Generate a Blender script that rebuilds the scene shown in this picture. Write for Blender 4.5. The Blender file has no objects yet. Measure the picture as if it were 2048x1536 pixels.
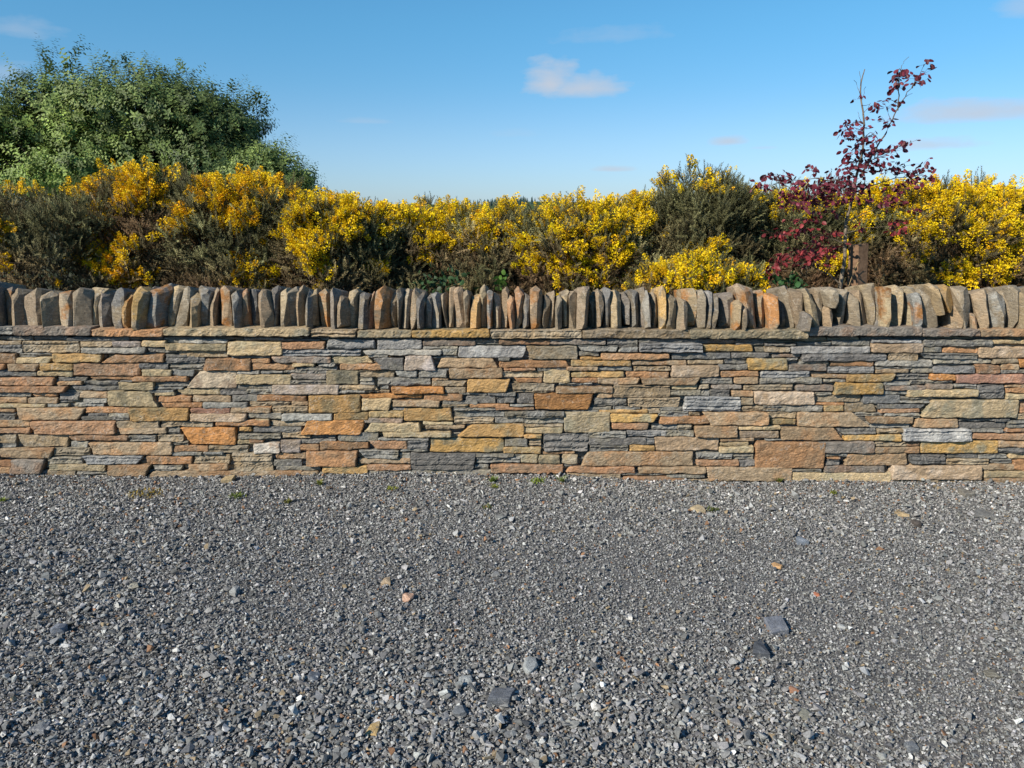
import bpy, bmesh, math, random
import numpy as np
from mathutils import Vector, Matrix, noise
from math import radians, sin, cos, tan, pi

# ------------------------------------------------------------------ camera, sky, sun
CAM_H, F_PX, PITCH = 1.60, 1547.0, radians(12.9)
SC = bpy.context.scene
COL = SC.collection
cam_data = bpy.data.cameras.new('camera')
cam_data.sensor_fit = 'HORIZONTAL'; cam_data.sensor_width = 36.0
cam_data.lens = 36.0 * F_PX / 2048.0
cam_data.clip_start = 0.05; cam_data.clip_end = 6000
cam = bpy.data.objects.new('camera', cam_data)
cam.location = (0, 0, CAM_H); cam.rotation_euler = (pi/2 - PITCH, 0, 0)
COL.objects.link(cam); SC.camera = cam

SUN_DIR = Vector((-0.88, -0.74, 0.76)).normalized()      # from the scene towards the sun
SUN_EL = math.asin(SUN_DIR.z)
sd = bpy.data.lights.new('sun', 'SUN'); sd.energy = 5.0; sd.angle = radians(0.53); sd.color = (1.0, 0.91, 0.77)
sun = bpy.data.objects.new('sun', sd); COL.objects.link(sun)
sun.rotation_euler = (-SUN_DIR).to_track_quat('-Z', 'Y').to_euler()
sun.location = (-6, -5, 8)

def pixdir(u, v):
    x = (u - 1024) / F_PX; up = -(v - 768) / F_PX
    return Vector((x, cos(PITCH) + up*sin(PITCH), -sin(PITCH) + up*cos(PITCH)))
def at(u, v, Y):
    d = pixdir(u, v); return Vector((0, 0, CAM_H)) + d * (Y / d.y)
def project(P):                                           # Nx3 -> pixel coordinates
    P = np.asarray(P, float); d = P - np.array([0, 0, CAM_H])
    f = d[:, 1]*cos(PITCH) - d[:, 2]*sin(PITCH); up = d[:, 1]*sin(PITCH) + d[:, 2]*cos(PITCH)
    return 1024 + F_PX*d[:, 0]/f, 768 - F_PX*up/f

SC.view_settings.view_transform = 'Standard'; SC.view_settings.look = 'None'
SC.view_settings.gamma = 1.0; SC.view_settings.exposure = 0.55
SC.cycles.max_bounces = 6

W = bpy.data.worlds.new('World'); SC.world = W; W.use_nodes = True
nt = W.node_tree; nd = nt.nodes; lk = nt.links
bg = nd['Background']; bg.inputs['Strength'].default_value = 0.093
sky = nd.new('ShaderNodeTexSky'); sky.sky_type = 'NISHITA'; sky.sun_disc = False
sky.sun_elevation = SUN_EL; sky.sun_rotation = math.atan2(SUN_DIR.x, SUN_DIR.y)
sky.air_density = 1.25; sky.dust_density = 0.1; sky.ozone_density = 2.2; sky.altitude = 50
tc = nd.new('ShaderNodeTexCoord')
def M(op, a, b=None, c=None, clamp=False, tree=None):
    n = (tree or nt).nodes.new('ShaderNodeMath'); n.operation = op; n.use_clamp = clamp
    for i, v in enumerate((a, b, c)):
        if v is None: continue
        if isinstance(v, (int, float)): n.inputs[i].default_value = v
        else: (tree or nt).links.new(v, n.inputs[i])
    return n.outputs[0]
# thin clouds drifting in the sky: (pixel x, y, half width, half height, strength, warp)
CLOUDS = [(1098, 168, 66, 50, .95, .5), (1165, 178, 100, 34, .9, .45), (1455, 284, 46, 15, .75, .4), (1960, 226, 180, 30, .8, .5),
          (1865, 291, 96, 17, .65, .5), (1225, 339, 52, 9, .65, .4), (735, 243, 65, 9, .22, .5), (35, 60, 70, 24, .32, .6),
          (10, 150, 60, 30, .35, .6), (1230, 72, 120, 22, .2, .7), (2050, 15, 50, 30, .4, .5), (1090, 400, 90, 8, .3, .5),
          (20, 265, 70, 35, .6, .5), (1525, 296, 30, 5, .3, .4), (1030, 268, 60, 12, .12, .6),
          (2600, 250, 300, 40, .5, .6), (-500, 150, 260, 50, .5, .6)]
nz = nd.new('ShaderNodeTexNoise'); nz.inputs['Scale'].default_value = 9; nz.inputs['Detail'].default_value = 7
nz.inputs['Roughness'].default_value = .62
mp = nd.new('ShaderNodeMapping'); mp.inputs['Scale'].default_value = (1, 1, 2.6)
lk.new(tc.outputs['Generated'], mp.inputs[0]); lk.new(mp.outputs[0], nz.inputs['Vector'])
nzc = M('SUBTRACT', nz.outputs['Fac'], .5)
nzf = nd.new('ShaderNodeTexNoise'); nzf.inputs['Scale'].default_value = 46; nzf.inputs['Detail'].default_value = 4
lk.new(mp.outputs[0], nzf.inputs['Vector'])
nzs = M('ADD', M('MULTIPLY', nzc, 2.6), M('MULTIPLY', M('SUBTRACT', nzf.outputs['Fac'], .5), 1.5))
total = None
for (u, v, rw, rh, s, wv) in CLOUDS:
    c = pixdir(u, v).normalized(); r = c.cross(Vector((0, 0, 1))).normalized(); up = r.cross(c).normalized()
    def dot(vec):
        n = nd.new('ShaderNodeVectorMath'); n.operation = 'DOT_PRODUCT'; n.inputs[1].default_value = vec
        lk.new(tc.outputs['Generated'], n.inputs[0]); return n.outputs['Value']
    cf = dot(c); a = M('DIVIDE', dot(r), rw/F_PX*.93); b = M('DIVIDE', dot(up), rh/F_PX*.93)
    b2 = M('ADD', b, M('MULTIPLY', M('LESS_THAN', b, 0), M('MULTIPLY', b, .8)))      # flatter undersides
    d = M('SQRT', M('ADD', M('MULTIPLY', a, a), M('MULTIPLY', b2, b2)))
    m = M('SUBTRACT', M('ADD', 1.0, M('MULTIPLY', nzs, wv)), d)
    m = M('MULTIPLY', m, .8, clamp=True); m = M('MULTIPLY', M('MULTIPLY', m, M('SUBTRACT', 2, m)), s)
    m = M('MULTIPLY', m, M('GREATER_THAN', cf, 0.2))
    total = m if total is None else M('MAXIMUM', total, m)
# gentle grade of the clear sky towards the photograph's cleaner blue
hs = nd.new('ShaderNodeHueSaturation'); hs.inputs['Saturation'].default_value = 1.0; hs.inputs['Value'].default_value = 1.0
lk.new(sky.outputs[0], hs.inputs['Color'])
tint = nd.new('ShaderNodeMix'); tint.data_type = 'RGBA'; tint.blend_type = 'MULTIPLY'; tint.inputs['Factor'].default_value = 1
zr = nd.new('ShaderNodeSeparateXYZ'); lk.new(tc.outputs['Generated'], zr.inputs[0]); zramp = nd.new('ShaderNodeValToRGB')
lk.new(M('MULTIPLY', zr.outputs[2], 3.0, clamp=True), zramp.inputs[0]); zramp.color_ramp.interpolation = 'B_SPLINE'; ze = zramp.color_ramp.elements
ZR = [(0, (.34, .53, 1.0)), (.11, (.34, .53, .96)), (.25, (.36, .53, .83)), (.42, (.285, .525, .765)), (.64, (.275, .59, .785)), (1, (.28, .60, .775))]
while len(ze) < len(ZR): ze.new(.5)
for i_, (p_, c3) in enumerate(ZR): ze[i_].position = p_; ze[i_].color = (*c3, 1)
sc_ = nd.new('ShaderNodeVectorMath'); sc_.operation = 'SCALE'; sc_.inputs['Scale'].default_value = 1.23; lk.new(zramp.outputs[0], sc_.inputs[0]); lk.new(sc_.outputs[0], tint.inputs['B'])
lk.new(hs.outputs[0], tint.inputs['A'])
mx = nd.new('ShaderNodeMix'); mx.data_type = 'RGBA'; lk.new(total, mx.inputs['Factor'])
lk.new(tint.outputs['Result'], mx.inputs['A']); mx.inputs['B'].default_value = (4.1, 4.5, 5.2, 1)
lk.new(mx.outputs['Result'], bg.inputs['Color'])

# ------------------------------------------------------------------ helpers
def tag(o, label=None, cat=None, group=None, kind=None):
    if label: o['label'] = label
    if cat: o['category'] = cat
    if group: o['group'] = group
    if kind: o['kind'] = kind
    return o
def empty(name, loc):
    o = bpy.data.objects.new(name, None); o.location = loc; o.empty_display_size = .1; COL.objects.link(o); return o
def link(name, me, mat, parent=None, loc=None):
    o = bpy.data.objects.new(name, me); COL.objects.link(o)
    if mat: me.materials.append(mat)
    if parent is not None:
        o.parent = parent; o.location = -parent.location          # geometry is given in world coordinates
    if loc is not None: o.location = loc
    return o
def np_mesh(name, V, F, C=None, C2=None, seed=None, smooth=False):
    """V Nx3, F Mxk (all faces the same size), C Nx3 colours, C2 second colours, seed N floats"""
    V = np.ascontiguousarray(V, np.float32); F = np.ascontiguousarray(F, np.int32)
    me = bpy.data.meshes.new(name); k = F.shape[1]
    me.vertices.add(len(V)); me.vertices.foreach_set('co', V.ravel())
    me.loops.add(F.size); me.loops.foreach_set('vertex_index', F.ravel())
    me.polygons.add(len(F)); me.polygons.foreach_set('loop_start', np.arange(0, F.size, k, dtype=np.int32))
    me.polygons.foreach_set('loop_total', np.full(len(F), k, np.int32))
    me.polygons.foreach_set('use_smooth', np.full(len(F), smooth, bool))
    for nm, arr in (('Col', C), ('Col2', C2)):
        if arr is not None:
            a = me.attributes.new(nm, 'FLOAT_COLOR', 'POINT')
            a.data.foreach_set('color', np.concatenate([np.asarray(arr, np.float32), np.ones((len(V), 1), np.float32)], 1).ravel())
    if seed is not None:
        a = me.attributes.new('seed', 'FLOAT', 'POINT'); a.data.foreach_set('value', np.asarray(seed, np.float32))
    me.update(calc_edges=True); me.validate(); return me
class Bag:
    """collects quads/tris with colours and links them as one mesh"""
    def __init__(s): s.V = []; s.F = []; s.C = []; s.C2 = []; s.S = []; s.n = 0
    def add(s, V, F, c, c2=None, seed=0.0):
        V = np.asarray(V, float); F = np.asarray(F, int)
        if F.shape[1] == 4: F = np.concatenate([F[:, [0, 1, 2]], F[:, [0, 2, 3]]])
        s.V.append(V); s.F.append(F + s.n); s.n += len(V)
        c = np.asarray(c, float); s.C.append(np.broadcast_to(c, (len(V), 3)))
        s.C2.append(np.broadcast_to(np.asarray(c if c2 is None else c2, float), (len(V), 3)))
        s.S.append(np.broadcast_to(np.asarray(seed, float), (len(V),)))
    def mesh(s, name, smooth=False):
        return np_mesh(name, np.concatenate(s.V), np.concatenate(s.F), np.concatenate(s.C), np.concatenate(s.C2), np.concatenate(s.S), smooth)
    def build(s, name, mat, parent=None, smooth=False): return link(name, s.mesh(name, smooth), mat, parent)
def lin(r, g, b):
    f = lambda c: ((c/255 + .055)/1.055)**2.4 if c > 10 else c/255/12.92
    return np.array([f(r), f(g), f(b)])
def instance(bag, tmpls, which, R, T, cols, cols2=None, seeds=None):
    """stamps template k at rotation-scale R[i] (3x3), T[i]; cols per instance, template may carry a colour gain per vertex"""
    for k, (tv, tf, tg) in enumerate(tmpls):
        idx = np.nonzero(which == k)[0]
        if not len(idx): continue
        V = np.einsum('nij,vj->nvi', R[idx], tv) + T[idx][:, None, :]
        F = tf[None] + (np.arange(len(idx))*len(tv))[:, None, None]
        c = cols[idx][:, None, :] * tg[None, :, None] if tg.ndim == 1 else cols[idx][:, None, :]*tg[None]
        sd_ = np.zeros(len(idx)) if seeds is None else seeds[idx]
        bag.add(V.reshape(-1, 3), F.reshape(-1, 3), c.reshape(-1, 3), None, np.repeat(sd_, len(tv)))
def frames(D, roll, rng):
    """rotation matrices whose Z axis follows D"""
    D = D/np.linalg.norm(D, axis=1, keepdims=True)
    a = np.where(np.abs(D[:, 2:3]) < .9, np.array([[0, 0, 1.]]), np.array([[1., 0, 0]]))
    X = np.cross(a, D); X /= np.linalg.norm(X, axis=1, keepdims=True); Y = np.cross(D, X)
    c, s = np.cos(roll)[:, None], np.sin(roll)[:, None]
    return np.stack([X*c + Y*s, -X*s + Y*c, D], axis=2)
def tube_np(pts, rad, n=5):
    pts = [Vector(p) for p in pts]; V = []; F = []
    for i, p in enumerate(pts):
        t = (pts[min(i+1, len(pts)-1)] - pts[max(i-1, 0)]).normalized()
        a = Vector((0, 0, 1)) if abs(t.z) < .9 else Vector((1, 0, 0))
        x = a.cross(t).normalized(); y = t.cross(x)
        for k in range(n):
            w = 2*pi*k/n; V.append(p + (x*cos(w) + y*sin(w))*rad[i])
    for i in range(len(pts)-1):
        for k in range(n):
            a, b = i*n + k, i*n + (k+1) % n; F.append((a, b, b+n, a+n))
    return np.array(V), np.array(F)

# ------------------------------------------------------------------ materials
def new_mat(name, rough=.9, spec=.25):
    m = bpy.data.materials.new(name); m.use_nodes = True; t = m.node_tree
    b = t.nodes['Principled BSDF']; b.inputs['Roughness'].default_value = rough; b.inputs['Specular IOR Level'].default_value = spec
    return m, t, b
def N(t, typ, **kw):
    n = t.nodes.new(typ)
    for k, v in kw.items(): setattr(n, k, v)
    return n
def ramp(t, src, stops):
    r = N(t, 'ShaderNodeValToRGB'); t.links.new(src, r.inputs[0]); e = r.color_ramp.elements
    while len(e) < len(stops): e.new(.5)
    for i, (p, c) in enumerate(stops): e[i].position = p; e[i].color = (c, c, c, 1) if isinstance(c, (int, float)) else (*c, 1)
    return r.outputs[0]
def mixc(t, f, a, b, blend='MIX'):
    n = N(t, 'ShaderNodeMix', data_type='RGBA', blend_type=blend)
    for k, v in (('Factor', f), ('A', a), ('B', b)):
        if isinstance(v, (int, float)): n.inputs[k].default_value = v
        elif isinstance(v, tuple): n.inputs[k].default_value = (*v, 1)
        else: t.links.new(v, n.inputs[k])
    return n.outputs['Result']
def noise_n(t, vec, scale, detail=5, rough=.6, w=None):
    n = N(t, 'ShaderNodeTexNoise', noise_dimensions='4D' if w is not None else '3D')
    n.inputs['Scale'].default_value = scale; n.inputs['Detail'].default_value = detail; n.inputs['Roughness'].default_value = rough
    t.links.new(vec, n.inputs['Vector'])
    if w is not None: t.links.new(w, n.inputs['W'])
    return n.outputs['Fac']
def stone_material():
    m, t, b = new_mat('split_stone', .86, .3)
    g = N(t, 'ShaderNodeNewGeometry'); at1 = N(t, 'ShaderNodeAttribute', attribute_name='Col'); at2 = N(t, 'ShaderNodeAttribute', attribute_name='Col2')
    sd_ = N(t, 'ShaderNodeAttribute', attribute_name='seed'); pos = g.outputs['Position']
    st = N(t, 'ShaderNodeMapping'); st.inputs['Scale'].default_value = (1, 1, 3.2); t.links.new(pos, st.inputs[0])
    big = noise_n(t, pos, 9, 3, .6, sd_.outputs['Fac']); mask = ramp(t, big, [(.47, 0), (.60, 1)])
    c = mixc(t, mask, at1.outputs['Color'], at2.outputs['Color'])
    mid = noise_n(t, st.outputs[0], 38, 6, .7, sd_.outputs['Fac']); c = mixc(t, 1.0, c, ramp(t, mid, [(.25, .42), (.5, .98), (.75, 1.5)]), 'MULTIPLY')
    fine = noise_n(t, pos, 330, 3, .7); c = mixc(t, 1.0, c, ramp(t, fine, [(.3, .6), (.5, 1.0), (.72, 1.5)]), 'MULTIPLY')
    # pale mineral film and thin quartz veins
    f2 = noise_n(t, st.outputs[0], 17, 7, .72, sd_.outputs['Fac']); film = ramp(t, f2, [(.60, 0), (.72, .36)])
    c = mixc(t, film, c, (.40, .38, .33))
    v = N(t, 'ShaderNodeMath', operation='ABSOLUTE'); v0 = N(t, 'ShaderNodeMath', operation='SUBTRACT'); v0.inputs[1].default_value = .5
    vn = noise_n(t, pos, 7, 4, .6, sd_.outputs['Fac']); t.links.new(vn, v0.inputs[0]); t.links.new(v0.outputs[0], v.inputs[0])
    c = mixc(t, ramp(t, v.outputs[0], [(0, .38), (.006, 0)]), c, (.52, .50, .45))
    t.links.new(c, b.inputs['Base Color'])
    bmp = N(t, 'ShaderNodeBump'); bmp.inputs['Strength'].default_value = 1.0; bmp.inputs['Distance'].default_value = .0075
    ad = N(t, 'ShaderNodeMath', operation='ADD'); t.links.new(mid, ad.inputs[0])
    ml = N(t, 'ShaderNodeMath', operation='MULTIPLY'); ml.inputs[1].default_value = .45; t.links.new(fine, ml.inputs[0]); t.links.new(ml.outputs[0], ad.inputs[1])
    t.links.new(ad.outputs[0], bmp.inputs['Height']); t.links.new(bmp.outputs[0], b.inputs['Normal'])
    return m
def attr_material(name, rough=.8, spec=.25, trans=0.0, nscale=60, var=.35, bump=0.0):
    m, t, b = new_mat(name, rough, spec)
    a = N(t, 'ShaderNodeAttribute', attribute_name='Col'); g = N(t, 'ShaderNodeNewGeometry')
    n = noise_n(t, g.outputs['Position'], nscale, 4, .65)
    c = mixc(t, 1.0, a.outputs['Color'], ramp(t, n, [(.3, 1-var), (.7, 1+var)]), 'MULTIPLY')
    t.links.new(c, b.inputs['Base Color'])
    if bump:
        bmp = N(t, 'ShaderNodeBump'); bmp.inputs['Strength'].default_value = .6; bmp.inputs['Distance'].default_value = bump
        t.links.new(n, bmp.inputs['Height']); t.links.new(bmp.outputs[0], b.inputs['Normal'])
    if trans:
        tr = N(t, 'ShaderNodeBsdfTranslucent'); t.links.new(c, tr.inputs[0]); ms = N(t, 'ShaderNodeMixShader'); ms.inputs[0].default_value = trans
        out = t.nodes['Material Output']; t.links.new(b.outputs[0], ms.inputs[1]); t.links.new(tr.outputs[0], ms.inputs[2]); t.links.new(ms.outputs[0], out.inputs[0])
    return m
MAT_STONE = stone_material()
MAT_GRAVEL = attr_material('crushed_slate', .8, .35, nscale=260, var=.4)
MAT_LEAF = attr_material('green_leaves', .55, .35, .28, nscale=5, var=.2)
MAT_MAROON = attr_material('maroon_leaves', .5, .35, .25, nscale=30, var=.2)
MAT_NEEDLE = attr_material('gorse_spines', .7, .2, .1, nscale=8, var=.3)
MAT_FLOWER = attr_material('gorse_petals', .6, .2, .2, nscale=40, var=.12)
MAT_BARK = attr_material('bark', .9, .15, nscale=40, var=.45, bump=.006)
MAT_WOOD = attr_material('weathered_timber', .9, .1, nscale=30, var=.35, bump=.002)

# ------------------------------------------------------------------ colours of the stones as they are
ALB = 0.92
PAL = {'o': (172,126,84), 'O': (184,126,64), 'r': (162,119,84), 'R': (136,98,84), 'y': (184,144,86), 'Y': (192,152,84),
       't': (156,134,106), 'b': (182,160,122), 'k': (150,136,114), 'B': (162,144,112), 'g': (124,124,120), 'd': (98,99,100),
       'D': (88,89,90), 'm': (126,117,108), 'M': (150,137,124), 's': (126,127,128), 'S': (108,109,111), 'l': (162,160,152),
       'P': (204,186,160), 'W': (206,196,182), 'p': (162,139,112)}
PAL2 = {'o': (150,118,86), 'O': (172,120,66), 'r': (150,122,96), 'R': (165,120,95), 'y': (158,138,98), 'Y': (150,140,110),
        't': (164,126,88), 'b': (158,146,116), 'k': (158,136,104), 'B': (140,134,112), 'g': (140,134,118), 'd': (118,116,108),
        'D': (112,110,108), 'm': (150,124,104), 'M': (170,160,155), 's': (158,158,156), 'S': (150,151,152), 'l': (128,128,124),
        'P': (176,150,126), 'W': (160,130,104), 'p': (184,164,142)}
def stone_cols(ch, rnd, v=.2):
    k = 1 + rnd.uniform(-v, v); w = rnd.uniform(-.04, .04)
    mute = lin(142, 133, 118)*.19; sat = .82
    a = (lin(*PAL[ch])*sat + mute)*ALB*k*np.array([1+w, 1, 1-w]); b = (lin(*PAL2[ch])*sat + mute)*ALB*k*rnd.uniform(.72, 1.12)
    return a, b

WY = 4.50                                                 # front plane of the wall
Z = 3.6577
def wallpt(px0, zx, zy, Y=WY):
    return at(px0 + zx/Z, 560 + zy/Z, Y)

# the stones of the wall face, read course by course: x0 y0 x1 y1 kind, then insets of the corners (L R top, l r bottom)
P1 = """-40 405 255 436 g/255 410 500 440 d/500 412 955 442 d/960 415 1200 438 d/1200 415 1480 438 d/1480 415 1780 436 d/1790 415 2080 440 d/
-40 442 165 470 k/-40 470 172 532 d/175 442 595 528 k/600 445 835 495 k/840 445 1040 490 M/1050 440 1230 485 b/1222 432 1315 460 g/1315 430 1670 462 l/
605 490 1075 534 l/1085 490 1305 530 g/1222 462 1672 513 b/1310 513 1672 563 k/1675 445 2070 548 b/1690 548 1960 566 d/-40 535 130 605 t/150 533 390 560 g/
138 563 390 607 b r30/397 537 750 597 y/755 540 1212 600 o L100/1215 540 1500 605 d/1500 570 1840 657 o L10/1840 570 1980 608 o/1845 608 2155 657 o/
-40 613 55 650 o/70 608 300 665 t r30/313 607 550 660 y/553 602 1040 697 r/1035 605 1240 650 d/1240 612 1500 655 g/1050 650 1262 700 b/1265 655 1430 702 g/
-40 655 110 705 d/110 668 275 703 g/275 662 545 705 b/1370 662 1740 790 P L90/1740 662 1905 687 l/1735 687 2135 762 b/1735 765 2000 790 g/
-40 710 412 770 r/-40 772 512 822 r r20/425 705 660 738 d r20/425 738 605 768 t/665 700 980 730 o l20/615 735 870 765 d/985 700 1378 740 o/880 727 985 742 d/
880 742 1135 803 b/1135 742 1385 775 g/1135 778 1350 800 g/515 765 880 805 d l40/-40 822 240 852 g/248 822 428 852 o/-40 855 210 900 t/210 855 432 902 t/
433 820 592 893 d l15 r15/600 812 792 857 t/607 862 795 898 l/800 810 1170 922 b R70/1095 800 1280 828 g/1140 820 1285 842 b/1295 793 1618 837 b l30/
1165 848 1405 892 o/1410 842 1697 890 t/1620 793 1815 838 d/1705 835 1890 883 d/1835 793 2000 830 g/1890 838 2250 882 o/-40 903 340 930 b/350 903 510 930 g/
540 897 770 925 g/1185 893 1490 930 o l30/1497 890 1815 932 l/1825 885 2130 920 k r30/-40 935 110 970 t/125 930 640 1020 t l30 r60/640 925 955 970 o/
960 928 1392 1025 y/1402 932 1697 975 R/1702 925 1990 967 t/1395 970 1815 1030 p/650 972 800 995 d/800 970 955 1000 g/610 990 860 1022 d/850 1000 960 1022 d/
-40 975 120 1020 d/1825 968 2070 1010 g/-40 1022 235 1072 t/-40 1078 238 1122 r/245 1025 862 1125 r l20/865 1030 1178 1078 k/870 1080 1230 1122 t l20/
1185 1033 1575 1072 k/1240 1072 1320 1125 g/1575 1015 1980 1062 o/1320 1072 1735 1200 O l90/1760 1065 1850 1105 y/1855 1070 2200 1108 d/
-40 1128 125 1193 k/135 1130 505 1218 k l40/500 1130 945 1170 r l40/950 1130 1150 1180 g/1160 1130 1350 1178 k/-40 1195 130 1222 g/525 1178 655 1222 g/
660 1180 1275 1275 t l20/1280 1205 1530 1252 o/1275 1175 1390 1203 g/1535 1205 1815 1258 k/1750 1120 2060 1158 g/1745 1160 1930 1200 b/
1828 1190 2055 1262 W L40 l40/12 1222 405 1297 t r30/397 1222 665 1278 k/610 1278 1050 1342 s l40 r40/1080 1285 1410 1342 o/1265 1255 1480 1280 g/
1495 1255 1640 1278 g/1420 1280 1690 1340 k/1705 1262 2000 1393 k l20/-40 1312 90 1360 r/-40 1362 85 1412 t/95 1305 345 1412 m r30/355 1290 605 1340 g/
370 1343 790 1393 B/800 1345 1120 1425 t r40/1120 1350 1340 1390 g l30/1385 1342 1675 1392 t/355 1385 570 1435 k/570 1393 790 1420 g/1050 1392 2210 1450 t L90/
-40 1412 180 1470 t/180 1412 360 1470 g/360 1425 800 1470 g"""
P2 = """105 430 480 445 d/205 450 515 503 r/205 505 785 555 s/525 430 885 500 s L20/895 432 1225 507 s/1230 432 1610 478 m/1615 432 1790 470 g/1785 432 2160 472 r/
790 505 1370 545 l l40/1230 480 1490 505 g/1370 500 1490 550 g/1490 478 1980 565 s r20/1980 480 2355 578 k l30/-40 550 120 570 d/120 555 560 605 m l40/
565 555 865 612 b R40/825 540 975 562 l/975 545 1100 558 o/865 562 1090 655 d L10 l60/1098 548 1330 657 M R40/1300 552 1480 565 g/1335 567 1775 640 t L30 R30/
1780 568 1870 588 d/1780 588 2295 637 o R15/285 605 440 630 b/465 602 595 632 g/290 632 605 658 d/617 610 955 655 o/50 660 205 677 l/210 655 385 675 g/
385 655 540 685 d/265 678 530 725 m l20/533 655 762 760 B/765 657 1025 710 k/1025 658 1190 705 l l30/1195 655 1405 710 g/1300 645 1415 657 d/
1415 643 1815 717 t/1818 640 2050 662 r/1800 665 2105 710 k l20/762 712 890 762 g R30/900 712 1290 772 d/1295 715 1410 730 t/1300 730 1555 775 k r30/
265 727 527 760 g/-50 765 130 795 g/-50 795 133 832 g/137 762 620 832 M/620 765 910 802 k R30/915 770 985 797 g/620 805 810 828 g/810 802 985 825 k/
997 778 1390 825 O/1400 780 1545 822 k/1555 720 1870 818 y r30/1880 755 2190 818 k l10/25 838 385 882 o l20/397 838 780 965 y l10/765 828 1220 862 O l20/
1230 832 1520 880 o/1490 823 1700 842 g/1700 820 1910 845 d/1530 845 1765 902 d L20/1765 845 1905 902 d/785 862 1007 947 b r20/1010 877 1360 925 t/
1375 882 1630 905 g/1375 905 1570 925 k/280 880 395 915 t/0 920 130 965 o/135 915 395 968 k/1570 905 1860 930 o/1860 905 2035 920 l/1010 925 1100 950 d/
1090 930 1455 1030 y R20/1455 928 1755 952 g/1765 925 2035 948 r/1460 952 1830 1000 g/1460 1000 1750 1045 k/1830 955 2260 1000 g/1755 1003 1970 1045 g/
1975 1003 2260 1045 g/205 970 575 1025 l/580 960 838 1018 y/840 950 1090 1003 y/800 1005 1085 1042 m/-5 1012 118 1062 b/120 1025 385 1065 k/
340 1020 805 1125 O L50 r30/0 1065 340 1110 g/200 1108 410 1150 k/805 1040 1210 1105 b L40/1230 1035 1450 1058 b/1250 1060 1430 1092 k/1415 1060 1540 1085 t/
1480 1050 1965 1142 y L100/1880 1045 2245 1072 k/1945 1075 2250 1118 b/935 1105 1440 1142 b l20/590 1110 905 1175 g L20 l20/410 1130 590 1155 d/340 1155 590 1190 d/
-40 1160 70 1187 r/190 1165 340 1260 M/335 1198 475 1245 o/483 1180 830 1238 o/840 1167 1115 1232 r l40/905 1150 1275 1165 l/1120 1165 1270 1230 d/
1280 1150 1820 1255 Y/1060 1232 1270 1252 g/1825 1155 2000 1215 g/1825 1218 2095 1262 y/1970 1120 2100 1152 y/2005 1155 2100 1212 k/385 1243 752 1353 o/
758 1240 1060 1300 g l60/760 1300 1145 1340 t/820 1345 1150 1387 r/1060 1260 1140 1305 g/1145 1260 1617 1383 D r20/1615 1262 1900 1290 g/
1620 1290 1945 1335 g/1605 1345 1715 1382 g/1725 1340 2255 1405 r/150 1262 380 1307 t/140 1310 350 1360 d/150 1358 485 1392 g/490 1352 830 1408 y/
340 1398 470 1440 t/1150 1383 1600 1440 g/1600 1385 1730 1440 g/830 1388 1150 1440 g/470 1408 830 1450 g"""
P3 = """290 432 700 470 m/705 432 940 480 d/940 430 1245 458 d/1250 430 1650 462 d/1650 430 1850 475 d/490 480 790 522 g l30 r20/790 490 935 525 g L20/790 478 935 490 d/
505 522 650 555 g/937 458 1400 525 S/1410 470 1770 522 Y/1790 490 1990 525 g/662 532 1160 578 o/517 558 665 578 y/1180 530 1610 577 d/1615 530 1895 565 d/
443 582 883 627 y/890 582 1290 620 t/1300 582 1565 613 k/1570 570 1725 612 d/1733 570 2023 658 Y/1525 615 1740 660 d/0 642 190 662 r/200 632 425 658 d/
410 628 645 660 t/648 632 895 662 g/900 628 1175 662 k/1175 618 1522 708 p/245 655 445 747 b/443 668 832 712 y/843 668 1165 712 o/1535 660 1815 705 o/
1825 662 2190 712 s/35 712 235 750 o L0 l20/450 713 640 748 o/640 713 950 762 t r20/955 713 1385 762 t l20 r40/1385 708 1625 760 g/1640 705 1815 757 t/
1820 710 2280 760 g/328 775 748 822 t/360 748 600 772 g/755 765 1170 855 k/1175 765 1370 797 b/1375 762 1450 795 k/1465 760 1695 798 m/1705 762 2070 808 k/
1170 798 1455 842 g/1460 798 1605 850 d/1612 808 1778 848 t/1782 812 2220 908 p/180 825 610 943 O r40/50 828 170 905 D/-40 850 40 895 d/630 815 750 858 t/
615 858 850 915 g/862 855 1245 925 k r20/1255 848 1680 957 s L20/1680 850 1780 912 k/0 905 175 925 g/0 925 170 948 r/575 925 745 948 g/750 925 950 945 g/
965 925 1090 952 k/1090 925 1255 952 g/1695 915 1980 955 k/410 945 650 962 g/650 945 1005 970 y/1010 948 1095 972 k/390 960 730 1108 B l10/
732 975 1080 1033 Y r30/1085 955 1300 995 g/1310 960 1390 990 k/1090 995 1450 1047 o/1395 960 1885 1055 t l70/737 1037 1033 1090 r R20 r30/1035 1045 1225 1090 g/
1225 1050 1325 1088 k/1348 1058 1660 1145 t/1665 1062 1970 1092 b/1670 1098 1965 1155 p/570 1102 850 1150 g/855 1095 1135 1140 s/1135 1095 1345 1140 g/
245 1120 570 1243 D/575 1150 995 1200 d/995 1150 1060 1200 D/580 1202 865 1248 g/872 1202 1055 1250 y/1060 1145 1525 1243 p/1530 1150 1780 1178 t/
1530 1180 1745 1212 b/1525 1212 1780 1258 b/1785 1180 2300 1370 o L10 r15/230 1248 400 1272 o/400 1252 480 1265 t/80 1270 205 1335 B/210 1272 370 1335 B/
370 1270 495 1340 k L20/-20 1275 80 1330 g/515 1250 1340 1357 t L50/1360 1255 1625 1305 g/1632 1262 1780 1312 g/1360 1310 1668 1355 r/1675 1312 1785 1358 D/
405 1360 910 1405 r L30/390 1340 490 1362 g/935 1362 1430 1408 t/1430 1358 2052 1462 t l15/410 1408 805 1460 k/805 1405 1140 1425 g/1140 1415 1420 1440 g/
820 1430 1280 1480 r/1285 1450 1600 1490 k"""
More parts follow.
